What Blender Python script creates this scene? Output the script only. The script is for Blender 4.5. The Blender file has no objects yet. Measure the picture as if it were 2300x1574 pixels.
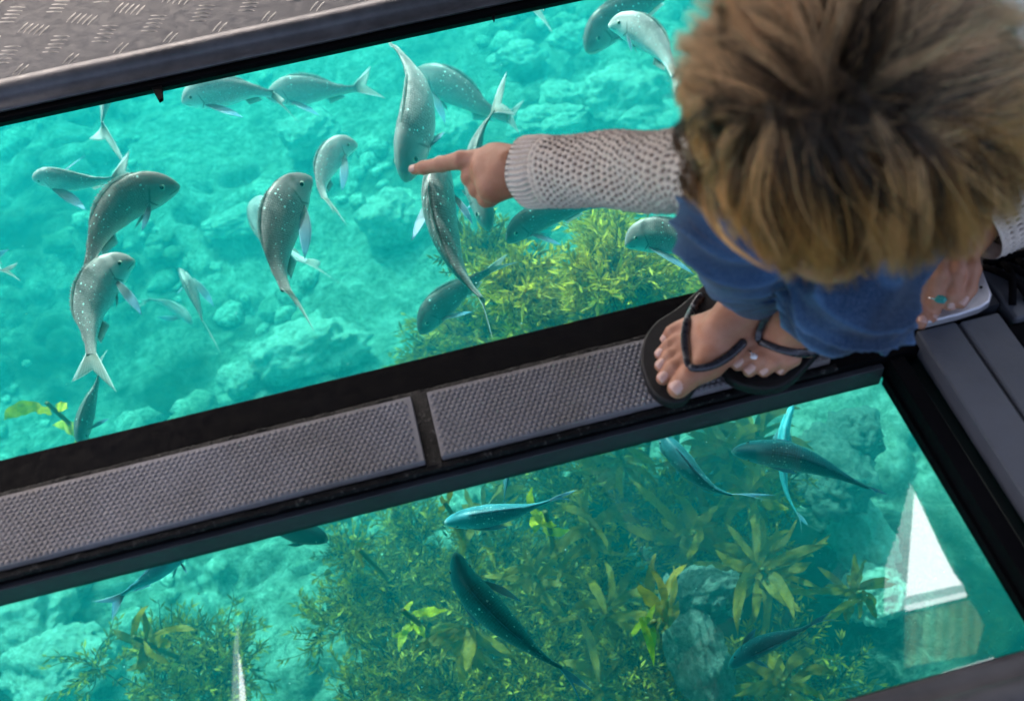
import bpy, math, random
import numpy as np
from mathutils import Vector, Matrix, noise
random.seed(7); np.random.seed(7)
sc = bpy.context.scene
COL = sc.collection

# ------------------------------------------------------------------ camera
F = 2300.0; H = 0.95
def _n(v): v = np.array(v, float); return v/np.linalg.norm(v)
CY = _n([-850, -2737, 2300]); CX = np.array([.9717, -.2361, 0.]); CX[2] = -(CX[0]*CY[0]+CX[1]*CY[1])/CY[2]; CX = _n(CX); CZ = np.cross(CX, CY)
CM = np.array([CX, CY, CZ])            # image axes -> world
def W(px, py, z=0.):
    """the point at height z that the survey photo shows at (px, py)"""
    d = CM@np.array([px-1150, py-787, F]); t = (z-H)/d[2]
    return np.array([0, 0, H])+t*d
def D(px, py, dist):
    """the point dist metres in front of the lens plane seen at (px, py)"""
    return np.array([0, 0, H])+CM@np.array([px-1150, py-787, F])*dist/F
def SCALE(p):
    return F/((CM.T@(np.array(p)-np.array([0, 0, H])))[2])   # photo pixels per metre there
cam = bpy.data.cameras.new('camera'); camo = bpy.data.objects.new('camera', cam); COL.objects.link(camo)
cam.sensor_width = 36; cam.lens = 36*F/2300; cam.clip_start = .02; cam.clip_end = 300
R3 = Matrix((CM@np.diag([1, -1, -1])).tolist())
camo.matrix_world = Matrix.Translation((0, 0, H))@R3.to_4x4()
cam.dof.use_dof = True; cam.dof.focus_distance = 1.9; cam.dof.aperture_fstop = 5.6
sc.camera = camo

# ------------------------------------------------------------------ sky, sun, exposure
SUN_EL, SUN_AZ = math.radians(47), math.radians(-16)       # azimuth from +y, negative towards -x
sd = Vector((math.sin(SUN_AZ)*math.cos(SUN_EL), math.cos(SUN_AZ)*math.cos(SUN_EL), math.sin(SUN_EL)))
w = bpy.data.worlds.new('World'); sc.world = w; w.use_nodes = True
nt = w.node_tree; bg = nt.nodes['Background']; sky = nt.nodes.new('ShaderNodeTexSky')
sky.sky_type = 'NISHITA'; sky.sun_disc = False; sky.sun_elevation = SUN_EL; sky.sun_rotation = SUN_AZ
sky.air_density = .5; sky.dust_density = 8.0; sky.ozone_density = .1
nt.links.new(sky.outputs[0], bg.inputs[0]); bg.inputs[1].default_value = .15
sl = bpy.data.lights.new('sun', 'SUN'); sl.energy = 3.5; sl.angle = math.radians(.6); sl.color = (1, .95, .88)
so = bpy.data.objects.new('sun', sl); COL.objects.link(so); so.rotation_euler = sd.to_track_quat('Z', 'Y').to_euler()
sc.view_settings.view_transform = 'Standard'; sc.view_settings.look = 'None'; sc.view_settings.gamma = 1
sc.view_settings.exposure = 2.35
cy = sc.cycles
cy.max_bounces = 8; cy.diffuse_bounces = 3; cy.glossy_bounces = 3; cy.transmission_bounces = 4; cy.volume_bounces = 1
cy.transparent_max_bounces = 16; cy.caustics_reflective = False; cy.caustics_refractive = False
cy.sample_clamp_indirect = 4; cy.use_denoising = True
try: cy.denoiser = 'OPENIMAGEDENOISE'
except Exception: pass

# ------------------------------------------------------------------ helpers
def lin(r, g, b):
    f = lambda c: (c/255/12.92 if c/255 <= .04045 else ((c/255+.055)/1.055)**2.4)
    return (f(r), f(g), f(b), 1)
class N:
    """tiny node-building helper"""
    def __init__(s, name):
        s.m = bpy.data.materials.new(name); s.m.use_nodes = True; s.t = s.m.node_tree
        s.b = s.t.nodes['Principled BSDF']; s.out = s.t.nodes['Material Output']
    def n(s, kind, **kw):
        nd = s.t.nodes.new('ShaderNode'+kind)
        for k, v in kw.items():
            if k in nd.inputs.keys(): s.set(nd.inputs[k], v)
            else: setattr(nd, k, v)
        return nd
    def set(s, inp, v):
        if isinstance(v, bpy.types.NodeSocket): s.t.links.new(v, inp)
        else: inp.default_value = (*v, 1) if inp.type == 'RGBA' and len(v) == 3 else v
    def p(s, **kw):
        for k, v in kw.items(): s.set(s.b.inputs[k.replace('_', ' ')], v)
        return s
    def coord(s, which='Object', scale=(1, 1, 1), rot=(0, 0, 0)):
        c = s.n('TexCoord'); mp = s.n('Mapping'); s.t.links.new(c.outputs[which], mp.inputs[0])
        mp.inputs['Scale'].default_value = scale; mp.inputs['Rotation'].default_value = rot
        return mp.outputs[0]
    def noise(s, vec, scale, detail=4, rough=.55, dist=0.):
        nd = s.n('TexNoise'); s.t.links.new(vec, nd.inputs['Vector'])
        nd.inputs['Scale'].default_value = scale; nd.inputs['Detail'].default_value = detail
        nd.inputs['Roughness'].default_value = rough; nd.inputs['Distortion'].default_value = dist
        return nd.outputs['Fac']
    def ramp(s, fac, stops):
        r = s.n('ValToRGB'); s.t.links.new(fac, r.inputs[0]); e = r.color_ramp.elements
        while len(e) < len(stops): e.new(.5)
        for k, (p, c) in enumerate(stops):
            e[k].position = p; e[k].color = c if len(c) == 4 else (*c, 1)
        return r.outputs[0]
    def mix(s, a, b, f, mode='MIX'):
        m = s.n('MixRGB', blend_type=mode); s.set(m.inputs[0], f); s.set(m.inputs[1], a); s.set(m.inputs[2], b); return m.outputs[0]
    def math(s, op, a, b=0.):
        m = s.n('Math', operation=op); s.set(m.inputs[0], a); s.set(m.inputs[1], b); return m.outputs[0]
    def bump(s, h, strength=.3, dist=.01):
        b = s.n('Bump'); s.set(b.inputs['Height'], h); b.inputs['Strength'].default_value = strength; b.inputs['Distance'].default_value = dist
        s.t.links.new(b.outputs[0], s.b.inputs['Normal']); return s
    def attr(s, name):
        a = s.n('Attribute'); a.attribute_name = name; return a
g3 = lambda v: (v, v, v, 1)

class MB:
    """collects geometry for ONE mesh object"""
    def __init__(s): s.v = []; s.f = []; s.k = 0
    def add(s, v, f):
        v = np.asarray(v, float).reshape(-1, 3); s.v.append(v); s.f.extend([tuple(i+s.k for i in q) for q in f]); s.k += len(v); return s
    def box(s, x0, x1, y0, y1, z0, z1, M=None):
        v = np.array([(x, y, z) for z in (z0, z1) for y in (y0, y1) for x in (x0, x1)], float)
        if M is not None: v = v@np.array(M)[:3, :3].T+np.array(M)[:3, 3]
        return s.add(v, [(0, 2, 3, 1), (4, 5, 7, 6), (0, 1, 5, 4), (2, 6, 7, 3), (0, 4, 6, 2), (1, 3, 7, 5)])
    def prism(s, poly, z0, z1):
        n = len(poly); v = [(x, y, z0) for x, y in poly]+[(x, y, z1) for x, y in poly]
        return s.add(v, [tuple(range(n-1, -1, -1)), tuple(range(n, 2*n))]+[(i, (i+1) % n, n+(i+1) % n, n+i) for i in range(n)])
    def tube(s, pts, rad, n=8, closed=True, flat=1., up=(0, 0, 1)):
        pts = np.asarray(pts, float); m = len(pts); rad = np.broadcast_to(np.asarray(rad, float), (m,))
        T = np.gradient(pts, axis=0); T /= np.linalg.norm(T, axis=1)[:, None]+1e-12
        U = np.array(up, float)[None]-(T@np.array(up, float))[:, None]*T
        l = np.linalg.norm(U, axis=1)[:, None]; U = np.where(l > 1e-3, U/(l+1e-12), np.array([1., 0, 0])[None]); B = np.cross(T, U)
        a = np.linspace(0, 2*np.pi, n, endpoint=False)
        v = pts[:, None]+rad[:, None, None]*(np.cos(a)[None, :, None]*B[:, None]+flat*np.sin(a)[None, :, None]*U[:, None])
        f = [(i*n+j, i*n+(j+1) % n, (i+1)*n+(j+1) % n, (i+1)*n+j) for i in range(m-1) for j in range(n)]
        if closed: f += [tuple(range(n-1, -1, -1)), tuple((m-1)*n+j for j in range(n))]
        return s.add(v.reshape(-1, 3), f)
    def grid(s, P):
        """P: (a, b, 3) array"""
        P = np.asarray(P, float); a, b = P.shape[:2]
        return s.add(P.reshape(-1, 3), [(i*b+j, i*b+j+1, (i+1)*b+j+1, (i+1)*b+j) for i in range(a-1) for j in range(b-1)])
    def build(s, name, mat, parent=None, smooth=False, bevel=0., at=None, **props):
        me = bpy.data.meshes.new(name)
        v = np.concatenate(s.v) if s.v else np.zeros((0, 3))
        if at is not None: v = v-np.asarray(at, float)
        me.from_pydata(v.tolist(), [], s.f); me.update()
        if mat: me.materials.append(mat)
        if smooth: me.polygons.foreach_set('use_smooth', [True]*len(me.polygons))
        o = bpy.data.objects.new(name, me); COL.objects.link(o)
        if parent is not None: o.parent = parent
        if at is not None: o.location = at
        if bevel:
            b = o.modifiers.new('bevel', 'BEVEL'); b.width = bevel; b.segments = 3; b.limit_method = 'ANGLE'; b.angle_limit = .6
            me.polygons.foreach_set('use_smooth', [True]*len(me.polygons))
            o.modifiers.new('wn', 'WEIGHTED_NORMAL')
        for k, q in props.items(): o[k] = q
        return o
def empty(name, loc, label=None, category=None, group=None, kind=None):
    o = bpy.data.objects.new(name, None); COL.objects.link(o); o.location = loc; o.empty_display_size = .05
    if label: o['label'] = label
    if category: o['category'] = category
    if group: o['group'] = group
    if kind: o['kind'] = kind
    return o
def keep(o, parent):
    """parent without moving"""
    o.parent = parent; o.matrix_parent_inverse = Matrix.Translation(parent.location).inverted(); return o
def spline(P, n):
    """Catmull-Rom through rows of P, n samples evenly spaced by length"""
    P = np.asarray(P, float)
    if len(P) == 2: return P[0]+(P[1]-P[0])*np.linspace(0, 1, n)[:, None]
    Q = np.vstack([2*P[0]-P[1], P, 2*P[-1]-P[-2]]); out = []
    for i in range(len(P)-1):
        t = np.linspace(0, 1, 16, endpoint=False)[:, None]; a, b, c, d = Q[i:i+4]
        out.append(.5*((2*b)+(-a+c)*t+(2*a-5*b+4*c-d)*t**2+(-a+3*b-3*c+d)*t**3))
    out.append(P[-1:]); o = np.vstack(out)
    L = np.r_[0, np.cumsum(np.linalg.norm(np.diff(o[:, :3], axis=0), axis=1))]; s = np.linspace(0, L[-1], n)
    return np.stack([np.interp(s, L, o[:, k]) for k in range(o.shape[1])], 1)
# ------------------------------------------------------------------ boat materials
def worn(name, c, rough, spec=.5, metal=0., nscale=30., var=.25, bumps=.15, streak=None):
    m = N(name); v = m.coord(); a = m.noise(v, nscale, 6, .65); b = m.noise(v, nscale*.18, 4, .6)
    lo = tuple(x*(1-var) for x in c[:3])+(1,); hi = tuple(min(1, x*(1+var)) for x in c[:3])+(1,)
    col = m.mix(m.ramp(a, [(.3, lo), (.7, hi)]), m.ramp(b, [(.35, lo), (.65, hi)]), .5)
    m.p(Base_Color=col, Roughness=m.ramp(a, [(.3, g3(rough*.8)), (.7, g3(min(1, rough*1.2)))]), Metallic=metal, Specular_IOR_Level=spec)
    m.bump(a, bumps, .002); return m.m
M_tread = worn('painted_tread_metal', lin(74, 75, 79), .62, .18, .05, 60, .16, .2)
M_rib = worn('tread_rib_metal', lin(140, 138, 134), .5, .5, .35, 80, .3, .25)
M_lip = worn('worn_aluminium_lip', lin(82, 81, 84), .45, .5, .3, 45, .35, .35)
M_black = worn('black_rubber_frame', (.0022, .0022, .003, 1), .75, .05, 0, 60, .5, .4)
M_blackg = worn('grey_edge_strip', (.028, .03, .036, 1), .5, .4, 0, 60, .3, .3)
M_slab = worn('dark_grey_slab', (.085, .09, .105, 1), .55, .4, 0, 55, .18, .25)
M_seam = worn('dark_seam', (.02, .023, .03, 1), .6, .3, 0, 40, .2, .1)
M_hull = worn('dark_hull', (.02, .03, .03, 1), .6, .3, 0, 12, .3, .2)
M_roof = worn('dark_roof_underside', (.018, .02, .022, 1), .8, .1, 0, 9, .2, .1)
M_alu = worn('brushed_silver', lin(205, 203, 208), .35, .5, .6, 90, .1, .1)
mm = N('grey_rubber_mat'); v = mm.coord(); a = mm.noise(v, 26, 6, .7); b = mm.noise(v, 500, 3, .6); c = mm.noise(v, 5, 4, .6)
mm.p(Base_Color=mm.mix(mm.mix(mm.ramp(a, [(.3, lin(94, 94, 97)), (.7, lin(126, 125, 127))]), mm.ramp(b, [(.3, lin(84, 80, 82)), (.7, lin(148, 142, 140))]), .35), mm.ramp(c, [(.35, lin(104, 96, 88)), (.62, lin(140, 138, 143))]), .42), Roughness=.62, Specular_IOR_Level=.35)
mm.bump(b, .35, .002); M_mat = mm.m
def gutter_mat():
    m = N('wet_black_gutter'); v = m.coord(); a = m.noise(v, 160, 5, .7); b = m.noise(v, 14, 3, .6)
    m.p(Base_Color=m.ramp(a, [(.58, (.003, .003, .0035)), (.74, (.13, .13, .12))]), Roughness=m.ramp(b, [(.3, g3(.3)), (.7, g3(.6))]), Specular_IOR_Level=.15)
    m.bump(a, .9, .004); return m.m
M_gut = gutter_mat()
gl = N('window_glass'); t = gl.t
fr = gl.n('Fresnel'); fr.inputs[0].default_value = 1.52
tr = gl.n('BsdfTransparent'); tr.inputs[0].default_value = (.93, .97, .96, 1)
gs = gl.n('BsdfGlossy'); gs.inputs['Roughness'].default_value = 0.022; mx = gl.n('MixShader')
sm = gl.math('MULTIPLY', fr.outputs[0], 1.7)
gl.set(mx.inputs[0], sm); t.links.new(tr.outputs[0], mx.inputs[1]); t.links.new(gs.outputs[0], mx.inputs[2]); t.links.new(mx.outputs[0], gl.out.inputs[0])
M_glass = gl.m

# ------------------------------------------------------------------ boat
ZG = -.05                                   # top of the glass
X0, X1 = -1.5, .95                          # hull in x
YF, YN = 1.545, .285                        # far and near edges of the glass area
boat = empty('glass_bottom_boat', (0, 0, 0), 'grey and black glass bottomed boat floor with two long viewing windows', 'boat')
# far tread plate with raised five-bar pattern
m = MB(); m.box(X0, X1, 1.568, 2.0, -.03, 0.0)
plate = m.build('tread_plate', M_tread, boat)
def lens_bar(cx, cy, ang, L=.030, wd=.0050, h=.0020, z=0.):
    n = 9; c, s = math.cos(ang), math.sin(ang); V = []
    for i in range(n):
        u = -1+2*i/(n-1); ww = wd*.5*math.sqrt(max(0, 1-u*u))+.0002; hh = h*(1-u*u)
        for q, z0 in ((-1, 0), (0, hh), (1, 0)):
            x, y = u*L/2, q*ww; V.append((cx+c*x-s*y, cy+s*x+c*y, z+z0-.0002))
    return V, [(i*3+j, (i+1)*3+j, (i+1)*3+j+1, i*3+j+1) for i in range(n-1) for j in range(2)]
ribs = MB()
def tread(mb, xa, xb, ya, yb, z, ox=0., oy=0.):
    j = 0
    for jy in range(int((ya-oy)/.0625)-1, int((yb-oy)/.0625)+2):
        for ix in range(int((xa-ox)/.083)-1, int((xb-ox)/.083)+2):
            d = jy % 2
            cx, cy = ox+(ix+.5*d)*.083, oy+jy*.0625; ang = math.radians(58 if d == 0 else -22)
            px, py = -math.sin(ang), math.cos(ang)
            for k in range(5):
                sft = (k-2)*.0112
                x, y = cx+px*sft*-1, cy+py*sft*-1
                if xa+.016 < x < xb-.016 and ya+.012 < y < yb-.012:
                    mb.add(*lens_bar(x, y, ang+random.uniform(-.03, .03), .034, z=z))
tread(ribs, X0, X1, 1.575, 2.0, 0., -.531, 1.707+.0625*2)
ribs.build('tread_pattern', M_rib, plate, smooth=True)
# rounded lip along the far edge and its black inner wall
def lip(y, s, zc=-.004, name='floor_lip', x0=X0, x1=X1):
    prof = [(0.030, 0.002), (.024, .006), (.014, .0078), (.004, .007), (-.003, .003), (-.006, -.004), (-.010, -.011), (-.022, -.014), (-.030, -.0145), (-.030, -.02), (.03, -.02)]
    xs = np.linspace(x0, x1, 120); P = []
    for x in xs:
        wv = .0008*noise.noise(Vector((x*9, y*3, 0)))
        P.append([(x, y+s*(a), b+wv) for a, b in prof+[prof[0]]])
    return MB().grid(np.array(P)[:, ::(1 if s < 0 else -1)]).build(name, M_lip, boat, smooth=True)
lip(1.541, 1.)
lip(.2505, -1.)
fr_ = MB()
fr_.box(X0, X1, 1.5465, 1.5715, -.056, -.021)                       # far wall of the window well
fr_.box(X0, X1, 1.5005, 1.5470, -.032, -.0225)
# the bar between the windows
fr_.box(X0, .61, .637, .800, -.056, -.014)
fr_.box(X0, X1, .235, .2840, -.056, -.0215)
fr_.box(.5135, .5322, .2842, .637, -.056, -.016)                    # right end frame, near window
fr_.box(.61, .665, .637, 1.5004, -.056, -.016)
frm = fr_.build('window_frame', M_black, boat, bevel=.002)
MB().box(X0, .507, .629, .6368, -.0555, -.0235).box(X0, .61, .8002, .806, -.14, -.028).build('frame_edge_strip', M_blackg, boat, bevel=.0012)
MB().box(.509, .5138, .2843, .6288, -.0552, -.040).build('frame_edge_strip', M_black, boat, bevel=.001)
# wet gutters either side of the mat, scabby with old sealant
def gutter(y0, y1, x0, x1, z):
    nx, ny = 900, 8; P = np.zeros((nx, ny, 3))
    for i in range(nx):
        x = x0+(x1-x0)*i/(nx-1)
        for j in range(ny):
            y = y0+(y1-y0)*j/(ny-1); h = noise.fractal(Vector((x*60, y*90, 3.)), .9, 2., 4)
            P[i, j] = (x, y+.0015*h*(j in (0, ny-1)), z+(.0016*h if 0 < j < ny-1 else -.004))
    MB().grid(P).build('gutter_sealant', M_gut, boat, smooth=True)
gutter(.7395, .7500, X0, .43, -.0095); gutter(.6330+.0005, .6430, X0, .45, -.0095); gutter(-.0, 0.001, 0, .01, -.2)
MB().box(-.0335, -.0155, .6395, .7435, -.013, -.0085).build('mat_divider', M_gut, boat, bevel=.001)
# walkway mats with hexagon studs
def mat_piece(x0, x1, y0=.645, y1=.7385):
    m = MB(); m.box(x0, x1, y0, y1, -.0135, -.003)
    o = m.build('walkway_mat', M_mat, boat, bevel=.0015)
    st = MB(); p = .0068; r = p*.50; ang = np.arange(6)*np.pi/3+np.pi/6
    nx = int((x1-x0-.006)/p); ny = int((y1-y0-.004)/(p*.866))
    for j in range(ny):
        for i in range(nx):
            cx = x0+.005+i*p+(p/2 if j % 2 else 0); cy = y0+.0045+j*p*.866
            if cx > x1-.004: continue
            v = [(cx+r*k*math.cos(a), cy+r*k*math.sin(a), -.003+h) for k, h in ((.96, -.0002), (.62, .0015)) for a in ang]+[(cx, cy, -.003+.0016)]
            st.add(v, [(q, (q+1) % 6, 6+(q+1) % 6, 6+q) for q in range(6)]+[(6+q, 6+(q+1) % 6, 12) for q in range(6)])
    st.build('hexagon_studs', M_mat, o, smooth=True)
mat_piece(X0, -.034); mat_piece(-.0150, .445)
# panes
def pane(x0, x1, y0, y1):
    return MB().add([(x0, y0, ZG), (x1, y0, ZG), (x1, y1, ZG), (x0, y1, ZG)], [(0, 1, 2, 3)]).build('window_pane', M_glass, boat)
pane(X0, .612, .803, 1.548); pane(X0, .515, .281, .631)
# little black glazing clips on the far edge
for px, dx, py in ((352, .009, 200), (1103, .0035, 20)):
    q = W(px, py, -.028); tip = W(px+4, py+25, -.028); y0, z0, z1 = 1.5035, -.0315, -.0255
    MB().add([(q[0]-dx, y0, z1), (q[0]+dx, y0, z1), (tip[0]+dx*.8, tip[1], z1), (tip[0]+dx*.1, tip[1]-.004, z1),
              (q[0]-dx, y0, z0), (q[0]+dx, y0, z0), (tip[0]+dx*.8, tip[1], z0), (tip[0]+dx*.1, tip[1]-.004, z0)],
             [(0, 3, 2, 1), (4, 5, 6, 7), (0, 1, 5, 4), (1, 2, 6, 5), (2, 3, 7, 6), (3, 0, 4, 7)]).build('glazing_clip', M_black, boat)
# near tread plate
m = MB(); m.box(X0, X1, -.75, .2215, -.03, -.0005); tread(m, X0, X1, -.05, .2215, -.0005, .41, .2); m.build('tread_plate', M_tread, boat)
# right end: dark well, sill slabs
M_well = worn('dark_green_well', (.001, .012, .009, 1), .22, .5, 0, 20, .3, .05)
MB().box(.5324, .600, .2842, .637, -.056, -.0305).build('drain_well', M_well, boat, bevel=.001)
bench = MB(); bench.box(.5520, .6005, -.3, .6520, -.03, .001)
bench.build('sill_slab', M_slab, boat, bevel=.003)
bench = MB(); bench.box(.6050, .6530, -.3, .6500, -.03, .001)
bench.build('sill_slab', M_slab, boat, bevel=.003)
MB().box(.6003, .6052, -.3, .6490, -.03, -.0025).build('slab_seam', M_seam, boat)
MB().box(.6560, .94, -.3, .6330, -.0300, -.006).build('side_channel', M_black, boat, bevel=.002)
sp = [(.555, .650), (.60, .650), (.628, .652), (.643, .657), (.651, .667), (.662, .712), (.672, .80), (.555, .80)]
splate = MB(); splate.prism(sp, .0025, .0150)
splate.build('silver_sill_plate', M_alu, boat, bevel=.003)
hx, hy = W(2204, 645, .0155)[:2]
MB().tube([(hx, hy, .0135), (hx, hy, .0158)], .0018, 12).build('screw_hole', M_black, boat)
MB().box(.57, .66, .660, .82, -.03, .0022).build('sill_post', M_seam, boat)
MB().box(.6665, .94, .6340, 1.5, -.0301, .0015).build('side_floor', M_slab, boat, bevel=.004)
gr = MB()
for k in range(9):
    x = .683+k*.019
    for a, b in ((-.012, .012), (.010, -.012)):
        pts = [(x+a, .652, .004), (x+a*.3, .672, .016), (x+b*.5, .693, .014), (x+b, .716, .004)]
        gr.tube(spline(pts, 10), .0046, 7, flat=.8)
gr.tube([(.674, .720, .006), (.86, .720, .006)], .005, 8)
gr.build('rubber_grating', M_black, boat, smooth=True)
# hull shell below deck level, outside the window wells
hs = MB()
hs.box(X0-.03, X1+.03, 1.61, 2.02, -.11, -.0302); hs.box(X0-.03, X1+.03, -.78, .2345, -.09, -.0302)
hs.box(X0-.03, X0, .2345, 1.5716, -.09, -.0302); hs.box(.70, X1+.03, .637, 1.5716, -.09, -.0302); hs.box(.7005, X1+.03, .2345, .6368, -.09, -.0302)
hs.build('hull', M_hull, boat)
gw = MB()
gw.box(X0-.06, X0-.002, -.78, 2.02, -.03, .10); gw.box(.942, X1+.06, -.78, 2.02, -.03, .10); gw.box(X0-.001, .9415, 2.001, 2.06, -.03, .10); gw.box(X0-.001, .9415, -.81, -.7505, -.03, .10)
gw.build('gunwale', M_slab, boat, bevel=.008)
# canopy: solid roof, carried by posts
ZR = 1.9
def holes_plate(x0, x1, y0, y1, z0, z1, holes):
    """plate with polygonal holes, triangulated"""
    from mathutils.geometry import tessellate_polygon
    loops = [[(x0, y0), (x1, y0), (x1, y1), (x0, y1)]]+[list(h)[::-1] for h in holes]
    flat = [p for l in loops for p in l]; n = len(flat)
    tris = tessellate_polygon([[Vector((a, b, 0)) for a, b in l] for l in loops])
    v = [(a, b, z0) for a, b in flat]+[(a, b, z1) for a, b in flat]; f = []
    for t3 in tris: f.append(tuple(t3)); f.append(tuple(n+i for i in t3[::-1]))
    k = 0
    for l in loops:
        m_ = len(l)
        for i in range(m_): a_, b_ = k+i, k+(i+1) % m_; f.append((a_, b_, n+b_, n+a_))
        k += m_
    return MB().add(v, f)
sl_ = [(-.781, 1.566), (-.781, 1.421), (-.785, 1.282), (-.815, 1.29), (-.792, 1.5)]
roof = MB().box(-1.7, 2.1, -1.1, 2.7, ZR, ZR+.02).build('canopy_roof', M_roof, boat)
# glowing panels added under the roof to shape the glass reflection: opal pane, ribbed column, ledge, olive panel
def lit(name, col, k, ribs=0.):
    m = N(name); e = m.n('Emission'); e.inputs[1].default_value = k; e.inputs[0].default_value = (*col, 1)
    if ribs:
        wv = m.n('TexWave'); m.t.links.new(m.coord(rot=(0, 0, .535)), wv.inputs[0]); wv.inputs['Scale'].default_value = ribs; wv.inputs['Distortion'].default_value = 1.5; wv.inputs['Detail Scale'].default_value = .5
        m.set(e.inputs[0], m.ramp(wv.outputs['Fac'], [(.2, tuple(q*.62 for q in col)), (.8, col)]))
    m.t.links.new(e.outputs[0], m.out.inputs[0]); return m.m
rw = empty('reflection_glow', (1.28, 1.2, ZR-.004)); rw.parent = boat
def rp(nm, poly, mat, dz=0.):
    o = MB().prism(poly, ZR-.012+dz, ZR-.003+dz).build(nm, mat, None, at=(1.28, 1.2, ZR-.004)); o.parent = rw; o.location = (0, 0, 0)
rp('opal_glow_panel', [(1.396, 1.416), (1.391, 1.347), (1.379, 1.217), (1.376, 1.127), (1.381, 1.084), (1.205, 1.093)], lit('opal_glow', (1, 1, 1), 2.9))
rp('ledge_glow_panel', [(1.379, 1.083), (1.374, 1.060), (1.188, 1.068), (1.204, 1.092)], lit('ledge_glow', (.75, .85, .85), 1.1), -.0095)
rp('edge_glow_panel', [(1.374, 1.0595), (1.372, 1.047), (1.182, 1.053), (1.188, 1.0675)], lit('white_edge_glow', (.95, 1, 1), 2.2), -.0095)
rp('column_glow_panel', [(1.392, 1.591), (1.398, 1.517), (1.397, 1.4175), (1.2045, 1.0935), (1.186, 1.062), (1.123, 1.065)], lit('column_glow', (.85, .95, .9), .95, 34.))
rp('olive_glow_panel', [(1.178, 1.043), (1.377, 1.037), (1.38, .999), (1.377, .953), (1.314, .884), (1.104, .901)], lit('olive_glow', (.50, .52, .22), .5, 9.))
rp('rail_glow_panel', [(1.204, .857), (1.356, .861), (1.354, .845), (1.169, .842)], lit('rail_glow', (.9, .95, 1), 1.6))
rw = empty('sliver_glow', (-.79, 1.4, ZR-.004)); rw.parent = boat  # glowing strips added under the roof for the pale sliver reflected in the glass
def rp2(nm, poly, mat):
    o = MB().prism(poly, ZR-.012, ZR-.003).build(nm, mat, None, at=(-.79, 1.4, ZR-.004)); o.parent = rw; o.location = (0, 0, 0)
rp2('grey_glow_panel', [(-.781, 1.566), (-.786, 1.47), (-.797, 1.20), (-.828, 1.20), (-.798, 1.5)], lit('grey_sliver_glow', (.62, .72, .74), .75))
rp2('white_glow_panel', [(-.7855, 1.47), (-.776, 1.36), (-.778, 1.20), (-.7965, 1.20)], lit('white_sliver_glow', (1, 1, 1), 2.6))
MB().box(-1.7, 2.1, 2.67, 2.699, 0.75, ZR-.001).build('sky_blocker', M_roof, boat)  # unseen screen added to keep the bright sky out of the glass reflection
for x, y in ((-1.53, -.72), (.98, -.72), (-1.53, 2.0), (.98, 2.0)): MB().tube([(x, y, .1), (x, y, ZR)], .018, 12).build('canopy_post', M_alu, boat, smooth=True)
for y in (-.72, 2.0): MB().tube([(-1.68, y, ZR-.03), (2.08, y, ZR-.03)], .018, 12).build('canopy_rail', M_alu, boat, smooth=True)
# ------------------------------------------------------------------ the water
ZS = -.058
sw = N('sea_surface'); t = sw.t; v = sw.coord(); 
fr = sw.n('Fresnel'); fr.inputs[0].default_value = 1.333
tr = sw.n('BsdfTransparent'); gs = sw.n('BsdfGlossy'); gs.inputs['Roughness'].default_value = .03; mx = sw.n('MixShader')
na = sw.noise(v, 2.2, 5, .6, .6)
bp = sw.n('Bump'); bp.inputs['Strength'].default_value = .5; bp.inputs['Distance'].default_value = .15; sw.set(bp.inputs['Height'], na)
t.links.new(bp.outputs[0], gs.inputs['Normal']); t.links.new(bp.outputs[0], fr.inputs['Normal'])
vo = sw.n('TexVoronoi'); vo.feature = 'DISTANCE_TO_EDGE'; sw.set(vo.inputs['Vector'], sw.mix(v, sw.n('TexNoise').outputs['Color'], .25)); vo.inputs['Scale'].default_value = 3.2
t.links.new(sw.ramp(vo.outputs['Distance'], [(0., (1, 1, 1)), (.10, (.82, .82, .82)), (.35, (.62, .62, .62))]), tr.inputs[0])  # caustic light pattern put into the sheet's transparent colour
t.links.new(fr.outputs[0], mx.inputs[0]); t.links.new(tr.outputs[0], mx.inputs[1]); t.links.new(gs.outputs[0], mx.inputs[2]); t.links.new(mx.outputs[0], sw.out.inputs[0])
sea = MB(); bx0, bx1, by0, by1 = X0-.031, X1+.031, -.781, 2.021
for a, b, c, d in ((-60, bx0, -60, 60), (bx1, 60, -60, 60), (bx0, bx1, by1, 60), (bx0, bx1, -60, by0)):
    sea.add([(a, c, ZS+.004), (b, c, ZS+.004), (b, d, ZS+.004), (a, d, ZS+.004)], [(0, 1, 2, 3)])
sea.build('water', sw.m, kind='structure')
hz = N('sea_haze'); hz.t.nodes.remove(hz.b)
pv = hz.n('VolumePrincipled')
sg_s = np.array([.003, .092, .110]); sg_a = np.array([.40, .076, .086])       # scattering and absorption per metre
# principled volume: scatter = color*density, absorb = (1-color)*(1-absorption colour)*density
dens = .75; colr = sg_s/dens; ac = 1-sg_a/(dens*(1-colr))
pv.inputs['Density'].default_value = dens; pv.inputs['Color'].default_value = (*colr, 1)
pv.inputs['Absorption Color'].default_value = (*np.clip(ac, 0, 1)**2, 1); pv.inputs['Anisotropy'].default_value = .0
hz.t.links.new(pv.outputs[0], hz.out.inputs['Volume'])
MB().box(-14, 14, -9, 18, -5.4, ZS).build('haze', hz.m, kind='stuff')

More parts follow.
